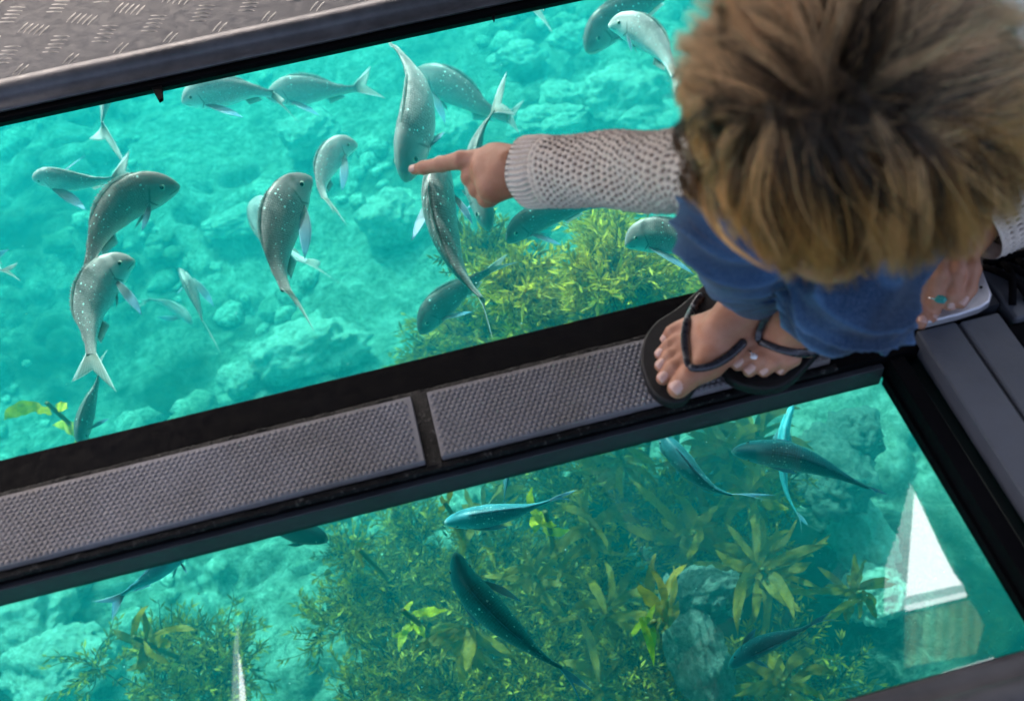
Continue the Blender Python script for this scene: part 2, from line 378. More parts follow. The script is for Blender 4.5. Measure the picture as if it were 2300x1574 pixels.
# ------------------------------------------------------------------ sea bed
def vnoise(x, y, s, seed=0, oct=4):
    out = np.zeros_like(x); amp = 1.; f = s; tot = 0
    rs = np.random.RandomState(seed)
    for o in range(oct):
        T = rs.rand(64, 64); xf = (x*f) % 64; yf = (y*f) % 64; xi = xf.astype(int); yi = yf.astype(int); u = xf-xi; v_ = yf-yi
        u = u*u*(3-2*u); v_ = v_*v_*(3-2*v_); g = lambda a, b: T[a % 64, b % 64]
        out += amp*((g(xi, yi)*(1-u)+g(xi+1, yi)*u)*(1-v_)+(g(xi, yi+1)*(1-u)+g(xi+1, yi+1)*u)*v_); tot += amp; amp *= .5; f *= 2.03
    return out/tot
def axis(a, b, lo, hi, n, m=14):
    return np.r_[np.linspace(a, lo, m, endpoint=False), np.linspace(lo, hi, n), np.linspace(hi, b, m+1)[1:]]
ax, ay = axis(-13.8, 13.8, -3., 3.3, 420), axis(-8.8, 17.8, .4, 7.2, 440)
GX, GY = np.meshgrid(ax, ay, indexing='ij')
ZB = -2.75
base = ZB-.40*(1-1/(1+np.exp(-(GX-.1*GY+.2)*1.3)))+.5*(vnoise(GX, GY, .55, 3, 3)-.5)+.1*(vnoise(GX, GY, 2.5, 5, 5)-.5)
rs = np.random.RandomState(11); hh = np.full_like(GX, -9.)
# cobbles grown in one crust with the bottom
for k in range(3200):
    x, y = rs.uniform(-3.2, 3.5), rs.uniform(.3, 7.4); r = .030+.12*rs.rand()**4; asp = rs.uniform(.7, 1.35); a = rs.rand()*3.14
    dns = vnoise(np.array([x]), np.array([y]), .9, 21, 2)[0]
    if dns < .46+.10*rs.rand() and r < .16: continue
    i0, i1 = np.searchsorted(ax, [x-r*1.5, x+r*1.5]); j0, j1 = np.searchsorted(ay, [y-r*1.5, y+r*1.5])
    gx, gy = GX[i0:i1, j0:j1]-x, GY[i0:i1, j0:j1]-y; u = (gx*math.cos(a)+gy*math.sin(a))*asp; v_ = (gy*math.cos(a)-gx*math.sin(a))/asp
    q = 1-(np.abs(u)**2.4+np.abs(v_)**2.4)/r**2.4; h = np.where(q > 0, r*.75*np.abs(q)**.42, -9)+base[i0:i1, j0:j1]-.01
    hh[i0:i1, j0:j1] = np.maximum(hh[i0:i1, j0:j1], h)
bed = np.maximum(base, hh)+.045*(vnoise(GX, GY, 9, 8, 5)-.5)
def bedz(x, y):
    i = min(len(ax)-1, max(0, np.searchsorted(ax, x))); j = min(len(ay)-1, max(0, np.searchsorted(ay, y))); return bed[i, j]
sb = N('algae_dusted_limestone'); v = sb.coord()
a = sb.noise(v, 1.1, 4, .6, .3); b = sb.noise(v, 9, 7, .75, .8); c = sb.noise(v, 26, 6, .75, .6)
pale = sb.mix(sb.ramp(b, [(.34, (.06, .08, .045)), (.48, (.26, .30, .20)), (.62, (.92, .94, .84))]), sb.ramp(c, [(.35, (.16, .19, .11)), (.62, (.95, .97, .9))]), .5)
turf = sb.ramp(b, [(.3, (.015, .025, .012)), (.7, (.09, .10, .045))])
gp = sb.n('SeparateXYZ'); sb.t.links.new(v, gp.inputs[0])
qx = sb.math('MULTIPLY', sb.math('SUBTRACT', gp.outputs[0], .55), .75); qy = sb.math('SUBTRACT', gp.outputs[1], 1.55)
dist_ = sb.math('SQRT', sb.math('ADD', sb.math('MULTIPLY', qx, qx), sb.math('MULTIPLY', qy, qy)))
bed_shade = sb.ramp(sb.math('ADD', dist_, sb.math('MULTIPLY', sb.math('SUBTRACT', b, .5), 1.1)), [(.62, g3(0.)), (.85, g3(1.))])     # shade painted into the algae ground below the near window
sb.p(Base_Color=sb.mix((.012, .020, .008), sb.mix(turf, pale, sb.ramp(a, [(.36, g3(0.)), (.50, g3(1.))])), bed_shade), Roughness=.9, Specular_IOR_Level=.1)
sb.bump(sb.math('ADD', c, b), 1., .05); M_bed = sb.m
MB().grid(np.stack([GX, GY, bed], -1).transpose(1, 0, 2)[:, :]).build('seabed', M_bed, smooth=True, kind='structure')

# loose rubble lying on the crust: far too many pieces to count
import bmesh
RSr = np.random.RandomState(4); mb = MB(); tmpl = []
for q in range(6):
    bm = bmesh.new(); bmesh.ops.create_icosphere(bm, subdivisions=2, radius=1.)
    V = np.array([v_.co.normalized()*(1+.45*noise.noise(v_.co*1.4+Vector((q*7., 0, 0)))+.2*noise.noise(v_.co*4+Vector((0, q*5., 0)))) for v_ in bm.verts]); tmpl.append((V, [tuple(v_.index for v_ in f.verts) for f in bm.faces])); bm.free()
for k in range(2600):
    x, y = RSr.uniform(-2.9, 3.0), RSr.uniform(.7, 6.8)
    if vnoise(np.array([x]), np.array([y]), 1.3, 31, 3)[0] < .50+.12*RSr.rand(): continue
    r = .018+.055*RSr.rand()**2.5; V, f = tmpl[k % 6]; r *= 1.35; a = RSr.rand()*6.28; R_ = np.array([[math.cos(a), -math.sin(a), 0], [math.sin(a), math.cos(a), 0], [0, 0, 1]])
    mb.add((V*np.array([RSr.uniform(.8, 1.4), 1, RSr.uniform(.5, .9)])*r)@R_.T+np.array([x, y, bedz(x, y)+r*.2]), f)
mb.build('seabed_rubble', M_bed, smooth=True, kind='stuff')

M_rub = N('pale_rubble'); v = M_rub.coord(); rr0 = M_rub.noise(v, 40, 5, .7); rg = M_rub.noise(v, 3.2, 2, .5)
M_rub.p(Base_Color=M_rub.mix(M_rub.ramp(rr0, [(.35, (.20, .23, .15)), (.6, (.9, .93, .84))]), (.12, .15, .08), M_rub.ramp(rg, [(.45, g3(0.)), (.62, g3(.8))])), Roughness=.9); M_rub.bump(rr0, 1., .03)
bpy.data.objects['seabed_rubble'].data.materials[0] = M_rub.m

# drifting specks in the water
RSp = np.random.RandomState(12); mb = MB(); V0, f0 = tmpl[0]; V0 = V0[:12] if False else V0
for k in range(420):
    z_ = -RSp.uniform(.25, 2.2); p = W(RSp.uniform(-50, 2350), RSp.uniform(0, 1600), z_); r = RSp.uniform(.0007, .0021)*(1+.3*abs(z_))
    mb.add(np.array([(1, 0, 0), (-.6, .8, 0), (-.5, -.8, .2), (0, 0, 1.), (0, .1, -.9)])*r*RSp.uniform(.6, 1.4, 3)+p, [(0, 1, 3), (1, 2, 3), (2, 0, 3), (1, 0, 4), (2, 1, 4), (0, 2, 4)])
M_spk = N('pale_speck').p(Base_Color=(.95, 1., .98, 1), Roughness=.6).m
mb.build('drifting_specks', M_spk, kind='stuff')
# ------------------------------------------------------------------ fish
def fish_mat(name, back, flank, belly, spots):
    m = N(name); uv = m.n('UVMap'); sp = m.n('SeparateXYZ'); m.t.links.new(uv.outputs[0], sp.inputs[0])
    s_, a_ = sp.outputs[0], sp.outputs[1]                 # s along the body, a = 1 at the back .. 0 at the belly
    v = m.coord(); nz = m.noise(v, 22, 5, .65)
    a2 = m.math('ADD', a_, m.math('MULTIPLY', m.math('SUBTRACT', nz, .5), .34))
    col = m.ramp(a2, [(.10, belly), (.38, flank), (.66, tuple((x+y)/2 for x, y in zip(flank, back))), (.86, back), (1., tuple(x*1.15 for x in back))])
    # scale rows
    mp = m.n('Mapping'); m.t.links.new(uv.outputs[0], mp.inputs[0]); mp.inputs['Scale'].default_value = (58, 34, 1)
    vs = m.n('TexVoronoi'); m.t.links.new(mp.outputs[0], vs.inputs['Vector']); vs.inputs['Scale'].default_value = 1.; vs.inputs['Randomness'].default_value = .35
    body = m.ramp(s_, [(.22, g3(0.)), (.27, g3(1.))])
    col = m.mix(col, m.mix(col, g3(.0), .5), m.math('MULTIPLY', body, m.ramp(vs.outputs['Distance'], [(.3, g3(0.)), (.62, g3(1.))])))
    # gill cover edge and mouth line
    sg = m.math('ADD', s_, m.math('MULTIPLY', m.math('ABSOLUTE', m.math('SUBTRACT', a_, .42)), .16))
    gill = m.ramp(sg, [(.232, g3(0.)), (.245, g3(.75)), (.262, g3(0.))]); gmask = m.ramp(a_, [(.12, g3(0.)), (.2, g3(1.)), (.62, g3(1.)), (.74, g3(0.))])
    col = m.mix(col, (.03, .03, .035, 1), m.math('MULTIPLY', gill, gmask))
    mo = m.math('ABSOLUTE', m.math('SUBTRACT', a_, m.math('SUBTRACT', .40, m.math('MULTIPLY', s_, 1.2))))
    mouth = m.math('MULTIPLY', m.ramp(mo, [(.0, g3(.8)), (.05, g3(0.))]), m.ramp(s_, [(.07, g3(1.)), (.09, g3(0.))]))
    col = m.mix(col, (.05, .03, .03, 1), mouth)
    lips = m.ramp(s_, [(.0, g3(.5)), (.035, g3(0.))]); col = m.mix(col, (.55, .48, .45, 1), lips)
    # bright blue flecks on the upper flank
    mp2 = m.n('Mapping'); m.t.links.new(uv.outputs[0], mp2.inputs[0]); mp2.inputs['Scale'].default_value = (34, 15, 1)
    oi = m.n('ObjectInfo'); cmb = m.n('CombineXYZ'); m.t.links.new(m.math('MULTIPLY', oi.outputs['Random'], 37.), cmb.inputs[0]); m.t.links.new(cmb.outputs[0], mp2.inputs['Location'])
    vd = m.n('TexVoronoi'); m.t.links.new(mp2.outputs[0], vd.inputs['Vector']); vd.inputs['Scale'].default_value = 1.; vd.inputs['Randomness'].default_value = .85
    wn = m.n('SeparateXYZ'); m.t.links.new(vd.outputs['Color'], wn.inputs[0])
    dot = m.math('LESS_THAN', vd.outputs['Distance'], m.math('MULTIPLY', m.math('ADD', wn.outputs[0], .35), .24))
    pick = m.math('GREATER_THAN', wn.outputs[1], .22)
    msk = m.math('MULTIPLY', m.ramp(a_, [(.40, g3(0.)), (.50, g3(1.)), (.96, g3(1.)), (.99, g3(0.))]), m.ramp(s_, [(.20, g3(0.)), (.26, g3(1.)), (.93, g3(1.)), (.99, g3(0.))]))
    sel = m.math('MULTIPLY', m.math('MULTIPLY', dot, pick), msk)
    col = m.mix(col, oi.outputs['Color'], 1., 'MULTIPLY')
    col = m.mix(col, (.70, .98, 1., 1), m.math('MULTIPLY', sel, spots))
    m.p(Base_Color=col, Roughness=.42, Specular_IOR_Level=.45)
    m.bump(m.math('MULTIPLY', vs.outputs['Distance'], body), .25, .002); return m.m
M_snap = fish_mat('snapper_skin', (.165, .155, .165), (.45, .43, .445), (.74, .74, .76), 1.)
M_trev = fish_mat('blue_fish_skin', (.03, .15, .20), (.11, .36, .44), (.36, .68, .76), .8)
M_dark = fish_mat('dark_fish_skin', (.008, .022, .028), (.012, .04, .05), (.03, .07, .08), .0)
def fin_mat(name, c, tip, edge):
    m = N(name); uv = m.n('UVMap'); sp = m.n('SeparateXYZ'); m.t.links.new(uv.outputs[0], sp.inputs[0])
    wv = m.math('SINE', m.math('MULTIPLY', sp.outputs[1], 75.))
    col = m.mix(m.ramp(sp.outputs[0], [(.2, c), (.95, tip)]), edge, m.ramp(m.math('ABSOLUTE', m.math('SUBTRACT', sp.outputs[1], .5)), [(.40, g3(0.)), (.47, g3(1.))]))
    col = m.mix(col, m.mix(col, g3(0.), .4), m.ramp(wv, [(.2, g3(0.)), (.8, g3(.6))]))
    m.p(Base_Color=col, Roughness=.4, Specular_IOR_Level=.4)
    tb = m.n('BsdfTranslucent'); m.set(tb.inputs[0], col); tp = m.n('BsdfTransparent'); a = m.n('MixShader'); b = m.n('MixShader')
    a.inputs[0].default_value = .45; m.t.links.new(m.b.outputs[0], a.inputs[1]); m.t.links.new(tb.outputs[0], a.inputs[2])
    m.set(b.inputs[0], m.ramp(sp.outputs[0], [(.3, g3(.12)), (1., g3(.5))])); m.t.links.new(a.outputs[0], b.inputs[1]); m.t.links.new(tp.outputs[0], b.inputs[2])
    m.t.links.new(b.outputs[0], m.out.inputs[0]); return m.m
M_fin = fin_mat('snapper_fin', (.38, .35, .33), (.62, .60, .62), (.9, .92, .98))
M_finb = fin_mat('blue_tipped_fin', (.26, .32, .36), (.22, .50, .80), (.5, .78, .95))
M_finK = fin_mat('dark_fin', (.02, .05, .06), (.03, .08, .1), (.05, .12, .14))
M_iris = N('fish_iris').p(Base_Color=(.55, .58, .5, 1), Roughness=.25).m
M_pupil = N('fish_pupil').p(Base_Color=(.004, .005, .006, 1), Roughness=.12).m
VD = CM@np.array([0, 0, 1.])
def add_uv(o, uvs):
    me = o.data; l = me.uv_layers.new(name='UVMap'); idx = np.zeros(len(me.loops), int); me.loops.foreach_get('vertex_index', idx)
    l.data.foreach_set('uv', np.asarray(uvs, float)[idx].ravel())
def blade(name, mat, parent, at, base0, base1, tip0, tip1, notch=.0, nu=13, nv=8, thick=.0009, curve=None):
    """fin between a base line and a trailing edge; notch > 0 forks it"""
    P = np.zeros((nv, nu, 3)); UV = np.zeros((nv, nu, 2))
    cv = np.zeros(3) if curve is None else np.array(curve)
    for j in range(nu):
        u = j/(nu-1); b = base0*(1-u)+base1*u; e = tip0*(1-u)+tip1*u; k = 1-notch*(1-abs(2*u-1)**1.25)
        for i in range(nv):
            v = i/(nv-1); P[i, j] = b+(e-b)*k*v+cv*math.sin(v*math.pi)*.5; UV[i, j] = (v, u)
    o = MB().grid(P).build(name, mat, parent, smooth=True, at=at); add_uv(o, UV.reshape(-1, 2))
    md = o.modifiers.new('thickness', 'SOLIDIFY'); md.thickness = thick; md.offset = 0
    return o
def leaf_fin(name, mat, parent, at, root, tip, wide, normal, sweep=.35):
    ax_ = tip-root; L = np.linalg.norm(ax_); ax_ /= L; sd_ = np.cross(ax_, normal); sd_ /= np.linalg.norm(sd_)+1e-9
    nv, nu = 10, 7; P = np.zeros((nv, nu, 3)); UV = np.zeros((nv, nu, 2))
    for i in range(nv):
        v = i/(nv-1); wd = wide*L*(.28+1.5*v*(1-v)*1.3+.0*v)*(1-v**5); c = root+ax_*L*v+sd_*sweep*L*.3*(v*v-v)
        for j in range(nu): u = j/(nu-1); P[i, j] = c+sd_*wd*(u-.5)+normal*.06*L*math.sin(v*3)*(u-.5); UV[i, j] = (v, u)
    o = MB().grid(P).build(name, mat, parent, smooth=True, at=at); add_uv(o, UV.reshape(-1, 2))
    md = o.modifiers.new('thickness', 'SOLIDIFY'); md.thickness = .0008; md.offset = 0
    return o
PROF = {'snapper': ([0, .02, .06, .12, .2, .3, .42, .55, .68, .8, .9, 1.], [.012, .055, .105, .160, .205, .225, .215, .182, .135, .085, .055, .048],
                    [.012, .045, .080, .112, .140, .155, .152, .130, .092, .060, .045, .042], [.008, .035, .062, .083, .100, .108, .104, .088, .063, .036, .018, .007]),
        'slim': ([0, .02, .06, .12, .2, .3, .42, .55, .68, .8, .9, 1.], [.010, .035, .062, .090, .115, .130, .132, .118, .090, .056, .034, .028],
                 [.010, .030, .055, .080, .102, .118, .120, .105, .078, .048, .030, .026], [.008, .030, .052, .070, .088, .098, .098, .084, .060, .034, .018, .012])}
def fish(label, spine, z, phi, tails, pects=(), group='snapper swimming under the far window', kind='snapper', skin=None, fin=None, fat=1., tone=(1, 1, 1, 1), flat=.45, name='snapper', spiky=1., tilt=0.):
    z -= .13 if skin is None else .48; skin = skin or M_snap; fin = fin or M_fin
    sp = np.array(spine, float); mid = sp[len(sp)//2]; Zc = (CM.T@(W(*mid, z)-np.array([0, 0, H])))[2]
    P = np.array([W(x, y, z)*flat+D(x, y, Zc)*(1-flat) for x, y in sp])
    if tilt: P[:, 2] += np.linspace(tilt, -tilt, len(P))
    n = 44; C = spline(P, n); SL = np.linalg.norm(np.diff(C, axis=0), axis=1).sum()
    T = -np.gradient(C, axis=0); T /= np.linalg.norm(T, axis=1)[:, None]      # towards the nose
    ph = math.radians(phi); Us = []
    for t in T:
        cd = -VD-(-VD@t)*t; cd /= np.linalg.norm(cd); lat = np.cross(cd, t)     # left of heading, seen from the camera
        u = math.cos(ph)*cd+math.sin(ph)*lat; Us.append(u/np.linalg.norm(u))
    U = np.array(Us); S = np.cross(T, U)
    s = np.linspace(0, 1, n); pr = PROF[kind]; hd, hv, wd = [np.interp(s, pr[0], q)*SL*fat for q in pr[1:]]
    k = 28; a = np.linspace(-np.pi/2, 3*np.pi/2, k, endpoint=False); ca, sa = np.cos(a), np.sin(a)
    sq = lambda q, e: np.sign(q)*np.abs(q)**e
    V = C[:, None]+S[:, None]*(wd[:, None]*sq(ca, 1.05)[None]*(1-.22*np.clip(sa, 0, 1)**2))[..., None]+U[:, None]*(np.where(sa > 0, hd[:, None], hv[:, None])*sq(sa, .92)[None])[..., None]
    UVv = np.zeros((n, k, 2)); UVv[..., 0] = s[:, None]; UVv[..., 1] = (sa[None]+1)/2
    root = empty(name, C[n//2].tolist(), label, 'fish', group); at0 = C[n//2]
    mb = MB(); f = [(i*k+j, i*k+(j+1) % k, (i+1)*k+(j+1) % k, (i+1)*k+j) for i in range(n-1) for j in range(k)]+[tuple(range(k-1, -1, -1)), tuple((n-1)*k+j for j in range(k))]
    mb.add(V.reshape(-1, 3), f); b = mb.build('body', skin, None, smooth=True, at=at0); add_uv(b, UVv.reshape(-1, 2)); b.color = tone; keep(b, root)
    def fix(o): keep(o, root); o.color = tone; return o
    # eyes
    ie = int(.125*n); 
    for q in (-1, 1):
        sz = .026*SL if kind == 'snapper' else .018*SL; hgt = .40
        c = C[ie]+S[ie]*q*(wd[ie]*.86)+U[ie]*hd[ie]*hgt*.8; nrm = S[ie]*q*.93+U[ie]*.3; nrm /= np.linalg.norm(nrm)
        e = MB(); t1 = np.cross(nrm, T[ie]); t1 /= np.linalg.norm(t1); t2 = np.cross(nrm, t1)
        def dome(mb_, r, h, off):
            R_ = [(1., 0.), (.85, .55), (.5, .9)]; vv = [c+nrm*(off+h*hh)+(t1*math.cos(x)+t2*math.sin(x))*r*rr for rr, hh in R_ for x in np.linspace(0, 2*np.pi, 14, endpoint=False)]+[c+nrm*(off+h)]
            mb_.add(vv, [(i*14+j, i*14+(j+1) % 14, (i+1)*14+(j+1) % 14, (i+1)*14+j) for i in range(2) for j in range(14)]+[(28+j, 28+(j+1) % 14, 42) for j in range(14)])
        dome(e, sz, sz*.35, -.0003); eo = e.build('eye', M_iris, None, smooth=True, at=c); keep(eo, root)
        pp = MB(); dome(pp, sz*.6, sz*.2, sz*.3); po = pp.build('pupil', M_pupil, None, smooth=True, at=c); po.parent = eo; po.location = (0, 0, 0)
    # tail
    tb = C[-1]; Lt = .26*SL
    tp = []
    for q in tails: tp.append(W(*q, z)*flat+D(*q, Zc)*(1-flat))
    if len(tp) == 1:
        dt = tp[0]-tb; tp.append(tb+dt*.80+U[-1]*np.linalg.norm(dt)*.30*(-1 if (dt@U[-1]) > 0 else -1)); up1, up0 = tp[0], tp[1]
    else: up1, up0 = tp
    if (up1-up0)@U[-1] < 0: up1, up0 = up0, up1
    fix(blade('tail_fin', fin, None, at0, tb+T[-1]*.035*SL+U[-1]*hd[-1]*.9, tb+T[-1]*.035*SL-U[-1]*hv[-1]*.9, up1, up0, notch=.48, nu=21, curve=S[-1]*.03*SL))
    # dorsal fin: spiny ridge
    i0, i1 = int(.24*n), int(.86*n); m_ = (i1-i0)*2; sd_ = np.linspace(i0, i1, m_); P3 = np.zeros((3, m_, 3)); UV3 = np.zeros((3, m_, 2))
    for j, q in enumerate(sd_):
        i = min(n-1, int(q)); fr_ = q-int(q); c = C[i]*(1-fr_)+C[min(n-1, i+1)]*fr_; hh = hd[i]*(1-fr_)+hd[min(n-1, i+1)]*fr_
        v = j/(m_-1); ht = SL*.040*math.sin(math.pi*min(1, v*1.15+.08))**.6*(1+(.28*spiky if j % 2 else -.1*spiky)*(v < .6)) if v < .92 else SL*.012
        for r in range(3): P3[r, j] = c+U[i]*(hh*.90+ht*r/2)-T[i]*ht*.45*r/2; UV3[r, j] = (r/2*.7, .15+.7*v)
    o = MB().grid(P3).build('dorsal_fin', fin, None, smooth=True, at=at0); add_uv(o, UV3.reshape(-1, 2)); o.modifiers.new('thickness', 'SOLIDIFY').thickness = .0009; fix(o)
    ia, ib = int(.64*n), int(.84*n); c0, c1 = C[ia]-U[ia]*hv[ia]*.9, C[ib]-U[ib]*hv[ib]*.9
    fix(blade('anal_fin', fin, None, at0, c0, c1, c0-U[ia]*.065*SL-T[ia]*.05*SL, c1-U[ib]*.03*SL-T[ib]*.045*SL, nu=9, nv=4))
    ip = int(.33*n)
    for q in (-1, 1):
        r0 = C[ip]-U[ip]*hv[ip]*.8+S[ip]*q*wd[ip]*.3
        fix(leaf_fin('pelvic_fin', fin, None, at0, r0, r0-T[ip]*.13*SL-U[ip]*.07*SL+S[ip]*q*.05*SL, .30, U[ip]))
    # pectoral fins reach for the given tips, else lie back along the flank
    ic = int(.27*n); got = {}
    for q in pects:
        tip = W(*q, z)*flat+D(*q, Zc)*(1-flat); sgn = 1 if (tip-C[ic])@S[ic] > 0 else -1
        if sgn in got: sgn = -sgn
        got[sgn] = tip
    for q in (-1, 1):
        r0 = C[ic]+S[ic]*q*wd[ic]*.88-U[ic]*hv[ic]*.35
        tip = got.get(q)
        if tip is None: tip = r0-T[ic]*.2*SL+S[ic]*q*.05*SL-U[ic]*.05*SL; mt = fin
        else: mt = M_finb if fin is not M_finK else fin
        nn = U[ic]*.8+S[ic]*.35*q; fix(leaf_fin('pectoral_fin', mt, None, at0, r0, tip, .27, nn/np.linalg.norm(nn)))
    return root
UP, LOW = 'snapper swimming under the far window', 'blue fish swimming under the near window'
t_ = lambda k, w_=0.: tuple(min(2.2, 1.9*q) for q in (k*(1.12+w_), k, k*(1-w_*.5)))+(1,)
fish('pale snapper whose tail alone hangs out from the black frame at the upper left', [(262, 90), (250, 150), (238, 215), (228, 283)], -.75, -20, [(200, 312), (290, 386)], tone=t_(1.25, .05))
fish('big pale snapper with a rounded head facing left just under the far frame', [(409, 232), (440, 220), (500, 210), (560, 206), (614, 212)], -.72, -50, [(672, 276), (640, 225)], [(548, 266)], tone=t_(1.25), fat=.98)
fish('dull snapper swimming left behind the tail of the round headed snapper', [(598, 218), (650, 210), (710, 205), (760, 204), (800, 200)], -1.0, -55, [(832, 148), (866, 222)], [(720, 262)], tone=t_(.8), fat=.9)
fish('grey snapper diving nose down at the tip of the pointing finger', [(909, 408), (924, 340), (940, 268), (940, 195), (918, 145), (888, 104)], -.62, -22, [(860, 74), (872, 90)], [(1000, 296)], tone=t_(.75), fat=.88)
fish('blue speckled snapper crossing behind the diving snapper above the finger', [(925, 165), (975, 185), (1035, 213), (1085, 245), (1140, 268)], -1.1, -50, [(1178, 224), (1165, 300)], [(1000, 280)], tone=t_(.62), fat=.85)
fish('dark nosed snapper passing below the pointing hand with its forked tail above', [(1098, 518), (1085, 465), (1068, 410), (1064, 350), (1080, 295), (1108, 250)], -.75, 10, [(1138, 160), (1158, 260)], [(1050, 470)], tone=t_(.62), fat=.78)
fish('long snapper heading up with its head hidden by the pointing finger', [(992, 352), (985, 430), (995, 510), (1020, 585), (1050, 635), (1085, 672)], -.60, 12, [(1106, 760), (1088, 690)], [(925, 540), (1062, 505)], tone=t_(.85), fat=.86)
fish('dark olive snapper below the sleeve cuff heading down left', [(1138, 545), (1170, 515), (1220, 490), (1275, 475), (1335, 462)], -.95, -48, [(1385, 440), (1395, 470)], [(1262, 552)], tone=t_(.42), fat=.85)
fish('snapper whose head alone pokes out left of the blue jeans', [(1404, 552), (1440, 536), (1500, 538), (1560, 560), (1600, 600)], -.80, -64, [(1622, 645), (1600, 655)], [(1560, 617)], tone=t_(.7), fat=1.)
fish('near black snapper nosing down among weed above the walkway', [(943, 750), (975, 705), (1020, 665), (1065, 630), (1100, 608)], -1.15, -50, [(1165, 588), (1140, 570)], [(1062, 700)], tone=t_(.33), fat=.9)
fish('speckled dark snapper curving upward at the middle of the far window', [(700, 398), (668, 430), (640, 490), (628, 555), (630, 610), (644, 655)], -.62, 46, [(707, 746), (668, 690)], [(684, 583)], tone=t_(.62), fat=.95)
fish('lighter snapper curled behind the speckled dark one, head to the upper right', [(804, 325), (768, 335), (738, 370), (724, 415), (730, 448)], -.85, 55, [(781, 509), (750, 480)], [(768, 430)], tone=t_(1.0), fat=.95)
fish('large dark arched snapper with a pale back edge heading right', [(404, 418), (355, 428), (290, 455), (240, 505), (212, 560), (200, 600)], -.58, 52, [(178, 612), (235, 625)], [(318, 520)], tone=t_(.55, .1), fat=.88)
fish('big eyed snapper rising with its head under the arched snapper', [(303, 585), (270, 600), (232, 640), (208, 695), (205, 750), (206, 800)], -.66, 60, [(160, 858), (262, 880)], [(318, 708)], tone=t_(.85), fat=.92)
fish('shadowy snapper heading down under the rising snapper tail', [(180, 1000), (188, 950), (203, 900), (218, 860), (222, 838)], -1.1, 5, [(242, 785), (186, 800)], [(245, 940)], tone=t_(.5), fat=1.)
fish('pale snapper facing the left edge above the arched snapper', [(73, 402), (110, 402), (165, 408), (215, 408), (258, 402)], -.72, -28, [(290, 338), (332, 402)], [(190, 350), (195, 473)], tone=t_(1.3), fat=.95)
fish('snapper mostly out of view at the left edge with only blue fins showing', [(-120, 640), (-85, 600), (-50, 570), (-15, 585), (0, 610)], -.8, 20, [(47, 632), (40, 590)], [(20, 560)], tone=t_(1.1))
fish('slim pale fish slanting up between two kelpless patches of the far window', [(404, 603), (425, 640), (443, 685), (455, 722)], -1.35, 8, [(497, 797), (475, 760)], [(481, 690), (398, 660)], kind='slim', name='slim_fish', group='small pale fish far below', tone=t_(.85), fat=.9)
fish('faint small fish behind the slim slanting fish', [(432, 728), (408, 702), (375, 682), (335, 672)], -1.8, 30, [(305, 672), (310, 690)], [(352, 712)], kind='slim', name='slim_fish', group='small pale fish far below', tone=t_(1.1), fat=1.)
fish('snapper leaving at the top with a wide forked tail pointing right', [(1060, -75), (1105, -45), (1150, -15), (1192, 12)], -1.0, -45, [(1240, 2), (1243, 76)], tone=t_(1.0))
fish('large dark snapper lying slantwise at the top beside the hair', [(1318, 118), (1345, 80), (1395, 42), (1450, 10), (1520, -22)], -.80, -38, [(1580, -60), (1590, -30)], tone=t_(.55), fat=.98)
fish('pale cream snapper with a round head against the dark snapper by the hair', [(1366, 58), (1400, 60), (1450, 85), (1490, 125), (1515, 170)], -.60, -60, [(1540, 235), (1515, 215)], [(1418, 118)], tone=t_(1.7, .04), fat=.88)
fish('pale tail of a snapper hidden behind the speckled dark snapper', [(585, 440), (600, 500), (635, 560), (690, 588)], -1.3, 35, [(720, 588), (763, 637)], [(560, 500)], tone=t_(1.1), fat=1.)
bl = dict(kind='slim', name='blue_fish', group=LOW, skin=M_trev, fin=M_finb)
t_ = lambda k, w_=0.: (min(2.4, .35+k*1.5),)*3+(1,)
fish('bright blue fish swimming up under the walkway at the lower left', [(440, 1222), (395, 1250), (345, 1290), (305, 1315), (272, 1336)], -.62, 40, [(205, 1350), (252, 1394)], [(420, 1288)], tone=t_(1.7), fat=1., **bl)
fish('blackish blurred fish half under the walkway edge', [(737, 1213), (700, 1200), (650, 1186), (600, 1165), (560, 1140)], -.9, 30, [(520, 1110), (505, 1140)], [(690, 1175)], kind='slim', name='dark_fish', group=LOW, skin=M_dark, fin=M_finK, fat=1.3)
fish('teal fish heading left over bright kelp under the mat divider', [(998, 1174), (1040, 1166), (1110, 1156), (1180, 1142), (1235, 1125)], -.62, -22, [(1298, 1099), (1284, 1122)], [(1118, 1132), (1142, 1184)], tone=t_(1.1), fat=1.05, **bl)
fish('thin dark blue fish end on below the walkway', [(1140, 1052), (1138, 1080), (1134, 1105), (1133, 1130)], -.8, 0, [(1146, 1166), (1132, 1160)], tone=t_(.4), fat=.55, **bl)
fish('largest dark blue fish slanting across the near window', [(1022, 1240), (1045, 1305), (1100, 1370), (1165, 1430), (1220, 1475), (1262, 1500)], -.45, -8, [(1333, 1552), (1306, 1582)], [(1172, 1352), (1075, 1405)], tone=t_(.42), fat=1.02, **bl)
fish('dark speckled fish disappearing under the frame above the kelp', [(1478, 968), (1515, 1015), (1560, 1065), (1605, 1098), (1645, 1112)], -.70, -12, [(1745, 1112), (1720, 1124)], [(1480, 1000)], tone=t_(.35), fat=1.05, **bl)
fish('blue fish with both side fins spread heading left on the right', [(1643, 1014), (1700, 1014), (1775, 1024), (1850, 1050), (1915, 1080), (1950, 1096)], -.58, -4, [(1998, 1112), (1975, 1118)], [(1790, 1064), (1778, 992)], tone=t_(.85), fat=1., **bl)
fish('small teal fish heading down left near the glass reflection', [(1637, 1500), (1675, 1468), (1730, 1440), (1785, 1420), (1822, 1402)], -.62, 6, [(1866, 1374), (1878, 1390)], [(1700, 1410), (1728, 1500)], tone=t_(.8), fat=.98, **bl)
